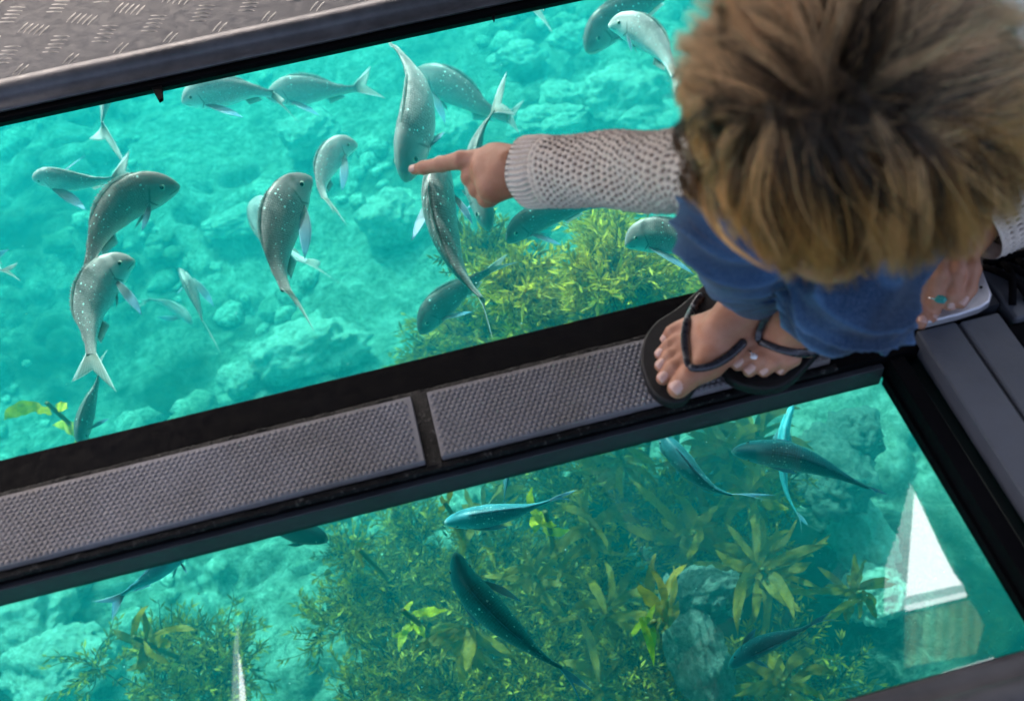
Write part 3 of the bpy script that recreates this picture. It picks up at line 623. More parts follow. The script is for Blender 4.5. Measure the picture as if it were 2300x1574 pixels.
fish('faint upright fish behind the blue fish with spread fins', [(1782, 905), (1763, 960), (1758, 1030), (1765, 1100), (1790, 1155)], -1.3, 10, [(1815, 1180), (1800, 1195)], (), kind='slim', name='blue_fish', group=LOW, skin=M_trev, fin=M_finb, tone=t_(1.8), fat=.5)
# ------------------------------------------------------------------ kelp, weed, boulders
def leaf_mat(name, lo, hi, tl=.4, sc_=14):
    m = N(name); v = m.coord(); a = m.noise(v, sc_, 5, .65); b = m.noise(v, sc_*6, 3, .6); r = m.n('ObjectInfo').outputs['Random']
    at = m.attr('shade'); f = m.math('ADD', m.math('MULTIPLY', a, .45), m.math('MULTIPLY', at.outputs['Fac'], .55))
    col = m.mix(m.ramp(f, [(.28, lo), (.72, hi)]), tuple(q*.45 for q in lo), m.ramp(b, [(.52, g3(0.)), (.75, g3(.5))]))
    m.p(Base_Color=col, Roughness=.5, Specular_IOR_Level=.35); m.bump(b, .5, .01)
    tb = m.n('BsdfTranslucent'); m.set(tb.inputs[0], col); mx = m.n('MixShader'); mx.inputs[0].default_value = tl
    m.t.links.new(m.b.outputs[0], mx.inputs[1]); m.t.links.new(tb.outputs[0], mx.inputs[2]); m.t.links.new(mx.outputs[0], m.out.inputs[0]); return m.m
M_kelp = leaf_mat('kelp_blade', (.065, .045, .001), (.46, .25, .002))
M_kelpb = leaf_mat('bright_kelp_blade', (.40, .30, .005), (.95, .72, .01))
M_weed = leaf_mat('feathery_weed', (.10, .075, .004), (.95, .66, .03), .35)
M_weedd = leaf_mat('dark_weed', (.010, .011, .003), (.72, .46, .02), .3)
M_stalk = N('kelp_stalk').p(Base_Color=(.10, .085, .015, 1), Roughness=.6).m
def set_shade(o, vals):
    a = o.data.attributes.new('shade', 'FLOAT', 'POINT'); a.data.foreach_set('value', np.asarray(vals, float))
RS = np.random.RandomState(5)
def strap(mb, shades, p0, d0, d1, L, wd, bend=.3, wave=.25, nv=30, nu=4, taper=1.):
    """wavy kelp blade from p0, starting along d0 and turning to d1"""
    ph = RS.rand()*9; pts = [np.array(p0, float)]
    for i in range(nv-1):
        t = i/(nv-1); d = d0*(1-t)+d1*t; d = d/np.linalg.norm(d); pts.append(pts[-1]+d*L/(nv-1))
    pts = np.array(pts); T = np.gradient(pts, axis=0); T /= np.linalg.norm(T, axis=1)[:, None]
    cs = np.cross(T, -VD); cs /= np.linalg.norm(cs, axis=1)[:, None]+1e-9; nn = np.cross(T, cs); tw = RS.uniform(-.9, .9); P = np.zeros((nv, nu+1, 3)); sh = np.zeros((nv, nu+1)); s0 = RS.rand()
    for i in range(nv):
        t = i/(nv-1); ww = wd*(.35+1.3*t*(1-t)*2.2)*(1-.85*t**9)*(1+.07*math.sin(t*19+ph)); an = tw*t
        for j in range(nu+1):
            u = j/nu-.5; P[i, j] = pts[i]+(cs[i]*math.cos(an)+nn[i]*math.sin(an))*ww*u+nn[i]*wd*wave*(abs(2*u)**1.5)*math.sin(t*13+ph+u*2)
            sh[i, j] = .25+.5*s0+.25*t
    mb.grid(P); shades.extend(sh.ravel())
ZDROP = lambda z: max(0., z+2.7)*1.2
def kelp(label, px, py, z, blades, mat=None, rise=.35, wd=.025, stalkw=.007, name='kelp_plant', wave=.16):
    """blades: list of (tip px, tip py, z offset of the tip)"""
    mat = mat or M_kelp; hub = W(px, py, z); ft = np.array([hub[0]+.30*(hub[0]-0)*.5, hub[1]+.38*(ZDROP(z)), 0]); ft[2] = bedz(ft[0], ft[1])-.02
    root = empty(name, ft.tolist(), label, 'kelp', 'kelp plants on the sea bed')
    o = MB().tube(spline([ft, (ft+hub)/2+np.array([.03, -.02, 0]), hub], 10), np.linspace(stalkw*1.5, stalkw, 10), 7).build('stalk', M_stalk, None, smooth=True, at=ft); keep(o, root)
    for bx, by, dz in blades:
        tip = W(bx, by, z+dz); v = tip-hub; L = np.linalg.norm(v)*1.06; v /= np.linalg.norm(v); sd_ = np.cross(v, VD)*RS.uniform(-.7, .7); up = np.array([0, 0, RS.uniform(-.1, .7)])
        hub_ = hub+(ft-hub)*RS.uniform(0, .28)+RS.normal(0, .012, 3); mb = MB(); sh = []; strap(mb, sh, hub_, v+sd_+up, v-sd_-up, L, wd*RS.uniform(.6, 1.35), wave=wave)
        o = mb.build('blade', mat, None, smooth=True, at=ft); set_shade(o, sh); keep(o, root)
    return root
def ring(px, py, r, n, a0=0, a1=360, jit=.4, dz=.0):
    return [(px+r*RS.uniform(1-jit, 1+jit)*math.cos(a), py+r*.86*RS.uniform(1-jit, 1+jit)*math.sin(a), dz+RS.uniform(-.15, .08)) for a in np.radians(np.linspace(a0, a1, int(n*2.1), endpoint=a1-a0 < 359)+RS.uniform(-12, 12, int(n*2.1)))]
KZ = -2.0
kelp('star shaped kelp spreading olive straps over a pale rock on the right', 1712, 1278, KZ, ring(1712, 1278, 150, 15, jit=.5)+[(1540, 1325, 0), (1868, 1312, .02), (1690, 1400, 0), (1800, 1190, 0)])
kelp('kelp with two long curved straps reaching left over dark water', 1560, 1195, KZ, [(1425, 1060, .1), (1395, 1158, .1), (1500, 1100, 0), (1640, 1175, 0), (1625, 1260, -.1), (1540, 1290, -.1)]+ring(1575, 1200, 90, 7), wd=.032)
kelp('bright yellow kelp tuft beside the teal fish tail', 1225, 1150, -1.5, [(1212, 1085, .1), (1200, 1175, 0), (1290, 1150, 0), (1240, 1098, .1), (1262, 1165, 0), (1185, 1110, 0)], M_kelpb, wd=.027)
kelp('tall kelp with upright straps and yellow tips right of the largest fish', 1490, 1400, -1.6, [(1435, 1330, .15), (1455, 1270, .1), (1490, 1235, .1), (1525, 1245, .0), (1555, 1260, 0), (1500, 1470, -.1), (1460, 1450, 0), (1540, 1330, 0)], wd=.028)
kelp('yellow strap kelp hanging down beside the grey rock', 1470, 1395, -1.35, [(1498, 1330, .1), (1480, 1462, -.1), (1500, 1500, -.1), (1440, 1440, -.1)], M_kelpb, wd=.026)
kelp('broad kelp under the frame edge near the top of the near window', 1390, 1010, KZ, ring(1390, 1010, 95, 9, 10, 200)+[(1478, 1062, 0), (1330, 1060, 0)])
kelp('dense soft kelp clump under the dark speckled fish', 1640, 1010, -2.0, ring(1640, 1010, 120, 15, jit=.5), wd=.030)
kelp('dense kelp clump left of the blue fish with spread fins', 1700, 970, -2.05, ring(1700, 975, 105, 13, jit=.5), wd=.027)
kelp('drooping kelp clump right of the dark speckled fish tail', 1690, 1110, -2.0, ring(1680, 1110, 90, 10, jit=.5), wd=.027)
kelp('olive kelp fan below the bright blue fish at the lower left', 300, 1430, -1.8, [(215, 1390, 0), (235, 1470, 0), (290, 1350, .1), (330, 1345, .1), (350, 1440, 0), (365, 1480, 0), (290, 1500, -.1), (250, 1340, 0), (405, 1420, 0)], wd=.027)
kelp('small kelp with one pale yellow strap left of the largest fish', 905, 1370, -1.6, [(985, 1362, .1), (850, 1400, 0), (880, 1440, 0), (940, 1415, 0), (930, 1335, 0)], M_kelpb, wd=.026)
kelp('kelp with long drooping straps in the shade below the pale yellow strap', 1050, 1400, -1.9, ring(1060, 1430, 90, 9, 20, 200, .4)+[(1062, 1500, 0)], wd=.027)
kelp('spiky upright kelp stem near the left of the teal fish', 1000, 1130, -1.6, [(1000, 1090, .2), (985, 1110, .1), (1012, 1112, .1), (1010, 1240, -.2), (985, 1150, 0), (1018, 1150, 0)], wd=.018)
kelp('pale kelp ribbon standing alone under the blackish fish', 808, 1235, -1.7, [(810, 1168, .3), (802, 1250, 0)], wd=.022)
kelp('yellow kelp with two curled straps at the left edge of the far window', 105, 905, -1.45, [(30, 876, .05), (24, 935, 0), (60, 880, .1), (132, 908, 0), (148, 940, 0), (120, 950, 0)], M_kelpb, wd=.042, wave=.12)
kelp('low kelp clump at the bottom edge right of the small teal fish', 1760, 1540, -2.0, ring(1750, 1540, 95, 9), wd=.027)
kelp('kelp straps crossing the stone at the lower right edge', 1930, 1330, -1.95, ring(1930, 1330, 75, 8), wd=.025)
kelp('ragged olive kelp filling the dark gap below the teal fish', 1330, 1190, -2.05, ring(1330, 1190, 110, 8, jit=.55), wd=.026)
kelp('olive kelp leaning over the weed right of the largest fish head', 1200, 1290, -2.0, ring(1200, 1290, 100, 7, jit=.55), wd=.024)
kelp('shaded kelp clump between the largest fish and the tall kelp', 1370, 1370, -2.1, ring(1370, 1370, 110, 8, jit=.55), wd=.026)
kelp('olive kelp clump hanging right below the mat divider frame', 1080, 1150, -2.1, ring(1090, 1150, 90, 7, jit=.55), wd=.024)
kelp('kelp clump at the bottom edge below the tall kelp', 1350, 1540, -2.1, ring(1350, 1530, 110, 8, jit=.55), wd=.026)
kelp('kelp clump in front of the dark speckled fish tail', 1560, 1080, -2.1, ring(1570, 1080, 110, 8, jit=.55), wd=.028)
def bush_geo(mb, sh, c, r, nb, leafL, leafW, up=.8, lpb=26, s_lo=0., s_hi=1., flatness=.7):
    for b in range(nb):
        a = RS.uniform(0, 2*np.pi); el = RS.uniform(.05, 1.)**.8; d = np.array([math.cos(a)*math.sqrt(1-el*el*.8), math.sin(a)*math.sqrt(1-el*el*.8), el*up])
        L = r*RS.uniform(.55, 1.15); p = np.array(c, float)+np.array([math.cos(a), math.sin(a), 0])*r*.12*RS.rand(); pts = [p]; dd = d.copy()
        for i in range(7): dd = dd+RS.uniform(-.28, .28, 3); dd /= np.linalg.norm(dd); pts.append(pts[-1]+dd*L/7)
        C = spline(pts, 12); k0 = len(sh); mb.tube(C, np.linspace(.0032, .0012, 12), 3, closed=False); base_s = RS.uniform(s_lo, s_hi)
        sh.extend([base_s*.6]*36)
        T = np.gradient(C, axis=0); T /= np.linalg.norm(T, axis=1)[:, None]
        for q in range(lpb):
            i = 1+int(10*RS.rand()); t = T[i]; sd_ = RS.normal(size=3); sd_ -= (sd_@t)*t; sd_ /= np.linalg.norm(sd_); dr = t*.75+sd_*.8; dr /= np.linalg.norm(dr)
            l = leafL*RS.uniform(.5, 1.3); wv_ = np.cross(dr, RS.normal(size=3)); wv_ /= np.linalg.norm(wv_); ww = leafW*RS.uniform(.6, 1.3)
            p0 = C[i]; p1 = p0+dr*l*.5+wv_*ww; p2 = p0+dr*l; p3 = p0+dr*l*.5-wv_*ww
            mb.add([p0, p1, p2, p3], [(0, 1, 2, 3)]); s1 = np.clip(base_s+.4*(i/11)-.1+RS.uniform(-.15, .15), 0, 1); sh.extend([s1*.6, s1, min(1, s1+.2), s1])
def weed(label, px, py, z, r, nb=60, mat=None, leafL=.045, leafW=.0048, **kw):
    c = W(px, py, z); ft = np.array([c[0]+.02, c[1]+.05, bedz(c[0]+.02, c[1]+.05)-.02]); root = empty('seaweed_bush', ft.tolist(), label, 'seaweed', 'feathery seaweed bushes')
    mb = MB(); sh = []; bush_geo(mb, sh, c, r, nb, leafL, leafW, **kw)
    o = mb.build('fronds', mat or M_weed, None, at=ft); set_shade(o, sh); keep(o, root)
    o = MB().tube(spline([ft, (ft+c)/2+np.array([.02, 0, 0]), c], 8), np.linspace(.014, .007, 8), 7).build('stalk', M_stalk, None, smooth=True, at=ft); keep(o, root)
weed('green feathery weed under the nose of the hidden handed fish', 1085, 575, -1.75, .17, 70, M_weedd)
weed('yellow feathery weed right of the long snapper tail', 1170, 655, -1.6, .19, 85)
weed('yellow feathery weed nearest the jeans above the walkway', 1455, 655, -1.6, .17, 80)
weed('tall feathery weed below the sleeve', 1365, 545, -1.6, .16, 75)
weed('brightest feathery weed in the middle of the weed patch', 1370, 630, -1.5, .20, 110)
weed('drooping feathery weed along the frame edge under the patch', 1210, 725, -1.7, .17, 80)
weed('feathery weed at the right end of the frame edge', 1330, 705, -1.65, .17, 80)
weed('sparse feathery weed reaching over the walkway edge beside the jeans', 1540, 640, -1.75, .15, 50)
weed('darkest feathery weed behind the tail of the near black snapper', 1075, 745, -2.0, .18, 60, M_weedd)
weed('faint greenish weed low beside the frame left of the bushes', 985, 790, -2.2, .20, 60, M_weedd)
# low turf of weed nobody could count
mb = MB(); sh = []
def patch(px, py, rx, ry, n, z0=-2.25, r=.17, nb=16, lp=20, up=.8):
    for k in range(n):
        a, q = RS.uniform(0, 6.28), math.sqrt(RS.rand()); x, y = px+rx*q*math.cos(a), py+ry*q*math.sin(a); p = W(x, y, z0); p[2] = max(p[2]-.25, bedz(p[0], p[1]))+RS.uniform(.0, .22)
        bush_geo(mb, sh, p, r*RS.uniform(.6, 1.2), nb, .035, .0042, lpb=lp, up=up, s_hi=1.)
patch(1180, 1400, 320, 200, 100); patch(900, 1240, 130, 110, 22); patch(1380, 1520, 200, 90, 26); patch(360, 1470, 170, 90, 17); patch(930, 1540, 150, 60, 14)
patch(1200, 690, 190, 60, 26, -2.1); patch(1400, 670, 170, 70, 26, -2.1); patch(1620, 1120, 180, 150, 22); patch(1760, 1480, 160, 80, 14); patch(1290, 1050, 180, 60, 14); patch(760, 1400, 90, 90, 6)
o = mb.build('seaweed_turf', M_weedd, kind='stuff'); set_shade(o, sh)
# boulders
def boulder_mesh(c, r, seed, sq=(1, 1, .7)):
    import bmesh
    bm = bmesh.new(); bmesh.ops.create_icosphere(bm, subdivisions=5, radius=1.); V = []
    for v in bm.verts:
        d = v.co.normalized(); k = 1+.34*noise.noise(d*1.3+Vector((seed, 0, 0)))+.16*noise.noise(d*3.1+Vector((0, seed, 0)))+.12*noise.noise(d*6+Vector((0, 0, seed)))+.07*noise.noise(d*14+Vector((0, 0, seed)))+.035*noise.noise(d*29+Vector((0, 0, seed)))
        V.append((c[0]+d.x*k*r*sq[0], c[1]+d.y*k*r*sq[1], c[2]+d.z*k*r*sq[2]))
    f = [tuple(v.index for v in q.verts) for q in bm.faces]; bm.free(); return V, f
def rock_mat(name, dark, pale, k=.5):
    m = N(name); v = m.coord(); b = m.noise(v, 11, 7, .75, .9); c = m.noise(v, 38, 5, .75)
    m.p(Base_Color=m.mix(m.ramp(b, [(.33, dark), (.62, pale)]), m.ramp(c, [(.35, dark), (.62, tuple(min(.95, q*1.15) for q in pale))]), k), Roughness=.9, Specular_IOR_Level=.1); m.bump(c, .9, .04); return m.m
M_rock = rock_mat('pale_crusted_boulder', (.26, .29, .20), (.86, .90, .80)); M_rockg = rock_mat('grey_boulder', (.04, .055, .05), (.30, .34, .32))
def boulder(label, px, py, r, sq=(1, 1, .7), mat=None, z=None, seed=None):
    p = W(px, py, -2.5 if z is None else z)
    if z is None: p = W(px, py, bedz(p[0], p[1])+.1)
    V, f = boulder_mesh(p, r, seed if seed is not None else px*.37, sq)
    o = MB().add(V, f).build('boulder', mat or M_rock, smooth=True, at=p); o['label'] = label; o['category'] = 'rock'; o['group'] = 'boulders on the sea bed'; return o
boulder('largest pale boulder between the cream snapper and the sleeve', 1400, 215, .21, (1.25, 1, .75))
boulder('pale boulder left of the hair, half way up the far window', 1465, 270, .15, (1.35, .9, .7))
boulder('rounded pale boulder above the sleeve cuff', 1265, 225, .13)
boulder('low pale boulder touching the top of the sleeve', 1230, 285, .16, (1.3, .8, .7))
boulder('pale boulder just above the pointing hand', 1020, 300, .14, (1, 1.1, .8))
boulder('knobbly boulder under the tip of the pointing finger', 880, 490, .17, (1.1, 1, .8))
boulder('pale crumbly boulder left of the near black snapper', 690, 790, .19, (1.4, .8, .7))
boulder('flat pale boulder in front of the speckled dark snapper', 530, 505, .13, (1.4, .8, .6))
boulder('pale boulder below the top snapper in the middle of the far window', 700, 300, .16, (1.2, 1, .7))
boulder('small pale boulder by the frame left of the crumbly one', 540, 850, .10)
boulder('boulder between the two round headed snappers at upper middle', 1165, 130, .12, (1.4, 1, .7))
boulder('boulder at the top edge beside the clip', 1290, 90, .13, (1.2, 1, .7))
boulder('tall grey stone beside the yellow strap kelp', 1560, 1450, .14, (.60, 1.35, .9), M_rockg, -2.1)
boulder('grey stone under the star shaped kelp', 1580, 1330, .09, (1.2, .8, .8), M_rockg, -2.0)
boulder('mottled grey boulder behind the blue fish with spread fins', 1860, 1060, .14, (1.1, 1.3, .7), M_rockg, -2.45)
boulder('round boulder in the corner of the near window', 1925, 970, .11, (.9, 1, .8), M_rockg, -2.45)
boulder('pale green boulder left of the white reflection', 1940, 1210, .13, (.8, 1.3, .8))
boulder('green boulder under the reflected column', 1960, 1330, .12)
boulder('pale boulder at the lower left corner of the near window', 60, 1400, .20, (1.2, 1, .7))
boulder('flat pale boulder at the left edge below the corner one', 130, 1490, .17, (1.3, 1, .6))
# ------------------------------------------------------------------ the crouching person
import openvdb as vdb
V3 = lambda *a: np.array(a, float)
class SDF:
    """smooth union of tapered capsules, meshed from a sparse distance grid"""
    def __init__(s): s.pr = []
    def cap(s, a, b, ra, rb=None, k=.008): s.pr.append((np.array(a, float), np.array(b, float), ra, ra if rb is None else rb, k)); return s
    def chain(s, pts, rad, k=.008):
        for i in range(len(pts)-1): s.cap(pts[i], pts[i+1], rad[i], rad[i+1], k)
        return s
    def ev(s, P, idx):
        d = np.full(P.shape[:-1], 1., np.float32)
        for i in idx:
            a, b, ra, rb, k = s.pr[i]; ab = b-a; L = ab@ab
            t = np.clip(((P-a)@ab)/L, 0, 1) if L > 1e-12 else np.zeros(P.shape[:-1]); q = np.linalg.norm(P-(a+t[..., None]*ab), axis=-1)-(ra+t*(rb-ra))
            h = np.clip(.5+.5*(d-q)/k, 0, 1); d = (d*(1-h)+q*h-k*h*(1-h)).astype(np.float32)
        return d
    def mesh(s, vox):
        A = np.array([np.minimum(a, b)-max(ra, rb) for a, b, ra, rb, k in s.pr]); B = np.array([np.maximum(a, b)+max(ra, rb) for a, b, ra, rb, k in s.pr])
        lo, hi = A.min(0)-.02, B.max(0)+.02; n = 24; bs = n*vox; g = vdb.FloatGrid(background=float(3*vox)) if False else vdb.FloatGrid(3*vox)
        g.transform = vdb.createLinearTransform(voxelSize=vox); i0 = np.floor(lo/vox).astype(int); nb = np.ceil((hi-lo)/bs).astype(int)+1
        r = np.arange(n)
        for bx in range(nb[0]):
            for by in range(nb[1]):
                for bz in range(nb[2]):
                    o = i0+np.array([bx, by, bz])*n; c0 = o*vox; c1 = c0+bs; m = .03
                    idx = np.nonzero(((A-m) < c1).all(1) & ((B+m) > c0).all(1))[0]
                    if not len(idx): continue
                    dc = s.ev(((c0+c1)/2)[None], idx)[0]; rad = bs*.9
                    if dc > rad: continue
                    if dc < -rad: g.copyFromArray(np.full((n, n, n), -3*vox, np.float32), ijk=tuple(int(q) for q in o)); continue
                    P = np.stack(np.meshgrid(*[(o[q]+r)*vox for q in range(3)], indexing='ij'), -1)
                    g.copyFromArray(np.clip(s.ev(P, idx), -3*vox, 3*vox), ijk=tuple(int(q) for q in o))
        p, q = g.convertToQuads(isovalue=0.)[:2]
        return np.asarray(p, float), [tuple(int(i) for i in f[::-1]) for f in q]
    def build(s, name, vox, mat, parent, at, relax=3, disp=None):
        p, f = s.mesh(vox)
        if disp is not None: p = disp(p)
        o = MB().add(p, f).build(name, mat, None, smooth=True, at=at)
        if relax: md = o.modifiers.new('relax', 'SMOOTH'); md.factor = .5; md.iterations = relax
        if parent is not None: keep(o, parent)
        return o
# --- materials
def skin_mat(name, c, c2):
    m = N(name); v = m.coord(); a = m.noise(v, 18, 5, .6); b = m.noise(v, 420, 3, .6); d = m.noise(v, 55, 4, .6)
    m.p(Base_Color=m.mix(m.ramp(a, [(.35, c), (.65, c2)]), m.mix(c, (.50, .16, .10, 1), .5), m.ramp(d, [(.45, g3(0.)), (.8, g3(.5))])), Roughness=.5, Specular_IOR_Level=.35, Subsurface_Weight=.08, Subsurface_Radius=(.01, .004, .002), Subsurface_Scale=.3)
    m.bump(b, .25, .0006); return m.m
M_skin = skin_mat('tanned_skin', (.36, .155, .085, 1), (.50, .25, .16, 1))
M_nail = N('nail').p(Base_Color=(.60, .36, .29, 1), Roughness=.28, Specular_IOR_Level=.6).m
kn = N('open_knit_wool'); at_ = kn.attr('hole'); v = kn.coord(); wz = kn.noise(v, 900, 3, .6); wy = kn.noise(v, 40, 4, .6)
kc = kn.mix(kn.ramp(wz, [(.3, lin(206, 188, 170)), (.7, lin(248, 236, 222))]), lin(216, 196, 176), kn.ramp(wy, [(.4, g3(0.)), (.7, g3(.6))]))
kn.p(Base_Color=kn.mix(kc, (.15, .085, .06, 1), at_.outputs['Fac']), Roughness=.95, Specular_IOR_Level=.1, Sheen_Weight=.4); kn.bump(wz, .7, .0015); M_knit = kn.m  # shade inside knit holes and cuff grooves painted as darker colour
jn = N('blue_denim'); v = jn.coord(); a = jn.noise(v, 11, 5, .6, .5); b = jn.noise(v, 5, 3, .5); c = jn.noise(v, 700, 2, .6)
wv = jn.n('TexWave'); wv.inputs['Scale'].default_value = 260; wv.inputs['Distortion'].default_value = 2.; jn.t.links.new(jn.coord(rot=(.5, .9, .4)), wv.inputs[0])
jc = jn.mix(jn.ramp(a, [(.3, (.004, .018, .05)), (.5, (.010, .050, .13)), (.72, (.055, .15, .32))]), jn.ramp(b, [(.38, (.004, .020, .055)), (.65, (.035, .12, .27))]), .45)
fo = jn.attr('fold_shade'); jc = jn.mix(jc, (.10, .24, .46), jn.ramp(fo.outputs['Fac'], [(.62, g3(0.)), (1., g3(.75))])); jc = jn.mix(jc, (.003, .014, .04), jn.ramp(fo.outputs['Fac'], [(.15, g3(.8)), (.46, g3(0.))]))  # fold shading painted into the denim: ridges lighter, valleys darker
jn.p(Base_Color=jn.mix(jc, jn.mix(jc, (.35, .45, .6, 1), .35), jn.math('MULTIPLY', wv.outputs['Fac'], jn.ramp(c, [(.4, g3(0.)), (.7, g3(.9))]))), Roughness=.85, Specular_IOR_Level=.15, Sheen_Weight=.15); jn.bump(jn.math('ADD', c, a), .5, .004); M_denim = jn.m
M_sole = worn('black_foam_sole', (.008, .008, .009, 1), .62, .3, 0, 70, .5, .35)
M_strap = worn('dark_pewter_strap', (.035, .034, .042, 1), .28, .55, .25, 90, .3, .2)
M_silver = N('silver').p(Base_Color=(.8, .8, .82, 1), Metallic=1., Roughness=.2).m
M_turq = N('turquoise_stone').p(Base_Color=(.02, .30, .27, 1), Roughness=.25).m
M_stone = N('clear_stone').p(Base_Color=(.9, .9, .92, 1), Roughness=.08, Specular_IOR_Level=1.).m
# --- joints
pel = V3(.66, .90, .215); f_ = V3(-.40, -.916, 0); rt = V3(-.916, .40, 0)
neck = V3(.45, .66, .385); head = D(1895, 235, .70)
shR = neck+rt*.09+V3(0, 0, -.01); shL = V3(.528, .605, .350)
elR, wrR = W(1660, 392, .350), W(1150, 384, .15)
elL, wrL = W(2420, 312, .07), W(2172, 515, .055)
hipR, hipL = pel+rt*.085, pel-rt*.085
knR, anR = W(1662, 508, .30), W(1700, 660, .066)
knL, anL = W(1900, 662, .22), W(1800, 700, .066)
P0 = (.44, .70, 0.)
root = empty('person', P0, 'crouching person in knitted sweater and blue jeans pointing down at the fish', 'person')
B = SDF()
B.cap(pel-rt*.05, pel+rt*.05, .115, .115, .03); B.cap(pel, neck-V3(0, 0, .05)-f_*.03, .105, .065, .04); B.cap(shR, shL, .045, .038, .03)
B.cap(neck, head-f_*.02, .05, .052, .02)
B.cap(head, head+f_*.02, .078, .074, .02); fc = head+f_*.055+V3(0, 0, -.05); B.cap(fc, fc+V3(0, 0, -.02), .05, .035, .02)
nf = V3(*(f_*.75+V3(0, 0, -.55))); nf /= np.linalg.norm(nf); ctr = head+nf*.078; upv = np.cross(rt, nf)
B.cap(ctr+upv*-.005, ctr+upv*-.035*np.sign(upv[2])+nf*.014, .007, .010, .006)               # nose
for q in (-1, 1): B.cap(ctr+rt*q*.016-nf*.004, ctr+rt*q*.040-nf*.014, .008, .006, .005); B.cap(head+rt*q*.078, head+rt*q*.082-upv*.02*np.sign(upv[2]), .014, .009, .006)
mth = ctr-upv*.058*np.sign(upv[2])-nf*.002; B.cap(mth-rt*.016, mth+rt*.016, .007, .007, .006)
B.chain([shR, elR, W(1570, 384, .315), W(1450, 384, .262), W(1320, 382, .205), W(1222, 384, .168), wrR], [.035, .031, .029, .028, .026, .025, .024], .01)
mdL = (elL+shL)/2+V3(-.012, .040, 0)
B.chain([shL, mdL, elL, wrL], [.033, .030, .030, .024], .01)
for hp, k_, an in ((hipR, knR, anR), (hipL, knL, anL)): B.chain([hp, k_, an], [.068, .032, .026], .012)
NAILS = []
def digit(pts, rad, nail=None, k=.004):
    B.chain(pts, rad, k)
    if nail is not None:
        a, b = np.array(pts[-2]), np.array(pts[-1]); d = (b-a)/np.linalg.norm(b-a); n_ = np.array(nail, float); n_ -= (n_@d)*d; n_ /= np.linalg.norm(n_); NAILS.append((b-d*rad[-1]*.25, d, n_, rad[-1]))
# pointing hand
m_ = W(1098, 392, .142)
B.cap(wrR, W(1100, 362, .143), .026, .019, .012); B.cap(wrR, W(1108, 420, .136), .026, .020, .012)
B.cap(W(1120, 375, .142), W(1095, 385, .14), .027, .020, .012)
digit([W(1075, 358, .143), W(1036, 360, .138), W(992, 369, .122), W(952, 377, .106), W(931, 381, .098)], [.0125, .0112, .0095, .0084, .0068], -VD+V3(0, 0, .3))
digit([W(1085, 382, .138), W(1057, 398, .124), W(1066, 408, .098), W(1098, 404, .100)], [.0135, .0115, .0095, .0080])
digit([W(1093, 404, .132), W(1073, 424, .116), W(1082, 430, .094), W(1110, 422, .098)], [.013, .0112, .0092, .0078])
digit([W(1106, 424, .128), W(1092, 446, .112), W(1102, 448, .092), W(1124, 438, .097)], [.0125, .0105, .0086, .0074])
digit([W(1128, 372, .118), W(1092, 372, .104), W(1064, 378, .100)], [.014, .0115, .009], V3(0, 0, -1))
# resting hand
zt = .124
B.cap(wrL, W(2120, 560, 0.050), .029, .020, .012); B.cap(wrL, W(2165, 562, 0.048), .029, .019, .012)
digit([W(2085, 572, 0.050), W(2071, 618, 0.046), W(2066, 672, 0.020), W(2067, 705, 0.012), W(2068, 726, 0.012)], [0.0125, 0.0111, 0.0096, 0.0087, 0.0072], -VD)
digit([W(2112, 570, 0.051), W(2107, 620, 0.050), W(2101, 672, 0.029), W(2094, 700, 0.012), W(2091, 714, 0.012)], [0.0125, 0.0113, 0.0098, 0.0087, 0.0072], V3(.3, -.6, .5))
digit([W(2145, 566, 0.050), W(2147, 615, 0.050), W(2141, 660, 0.036), W(2133, 683, 0.026)], [0.0120, 0.0111, 0.0094, 0.0078], V3(.2, -.4, 1))
digit([W(2175, 562, 0.047), W(2183, 606, 0.048), W(2176, 650, 0.036), W(2158, 680, 0.029)], [0.0114, 0.0102, 0.0087, 0.0072], V3(.2, -.4, 1))
digit([W(2082, 550, 0.038), W(2056, 590, 0.020), W(2046, 628, 0.012)], [0.0147, 0.0120, 0.0093], V3(-1, -.3, .4))
# feet
ZF = .0125
def foot(an, heel, arch, toes, zin=.048):
    B.cap(an, heel, .030, .026, .015)
    B.cap(an, arch[0], .030, .021, .015); B.cap(heel, arch[1], .024, .015, .02)
    for (b0, r0), (tip, r1), nl in toes:
        base = W(*b0, ZF+r0+.006); t = W(*tip, ZF+r1); mid = (base+t)/2+V3(0, 0, .0035)
        B.cap(arch[2], base, .019, r0*1.04, .009)
        digit([base, mid, t], [r0, r0*.90, r1], V3(0, -.25, 1) if nl else None, .0028)
foot(anR, W(1745, 618, .038), [W(1612, 745, .052), W(1640, 740, .026), W(1625, 735, .040)],
     [((1566, 834), .0145), ((1520, 874), .0125), 1] and [(((1572, 830), .0150), ((1523, 871), .0122), 1), (((1537, 812), .0108), ((1490, 849), .0083), 1), (((1529, 789), .0100), ((1485, 821), .0078), 1),
      (((1523, 769), .0096), ((1484, 795), .0074), 1), (((1522, 742), .0094), ((1497, 761), .0072), 1)])
B.cap(W(1640, 745, .034), W(1552, 737, .026), .022, .013, .012); B.cap(W(1655, 755, .032), W(1598, 815, .030), .020, .017, .012)
foot(anL, W(1850, 670, .038), [W(1770, 745, .050), W(1800, 735, .026), W(1762, 750, .040)],
     [(((1700, 752), .0140), ((1655, 795), .0118), 1), (((1712, 786), .0105), ((1657, 817), .0082), 1), (((1733, 797), .0100), ((1683, 832), .0078), 1),
      (((1755, 806), .0096), ((1716, 833), .0074), 1), (((1780, 805), .0092), ((1754, 829), .0070), 1)])
B.cap(W(1790, 745, .034), W(1815, 782, .024), .020, .011, .012); B.cap(W(1775, 730, .036), W(1722, 738, .030), .020, .015, .012)
body = B.build('body', .0021, M_skin, root, P0, relax=2)
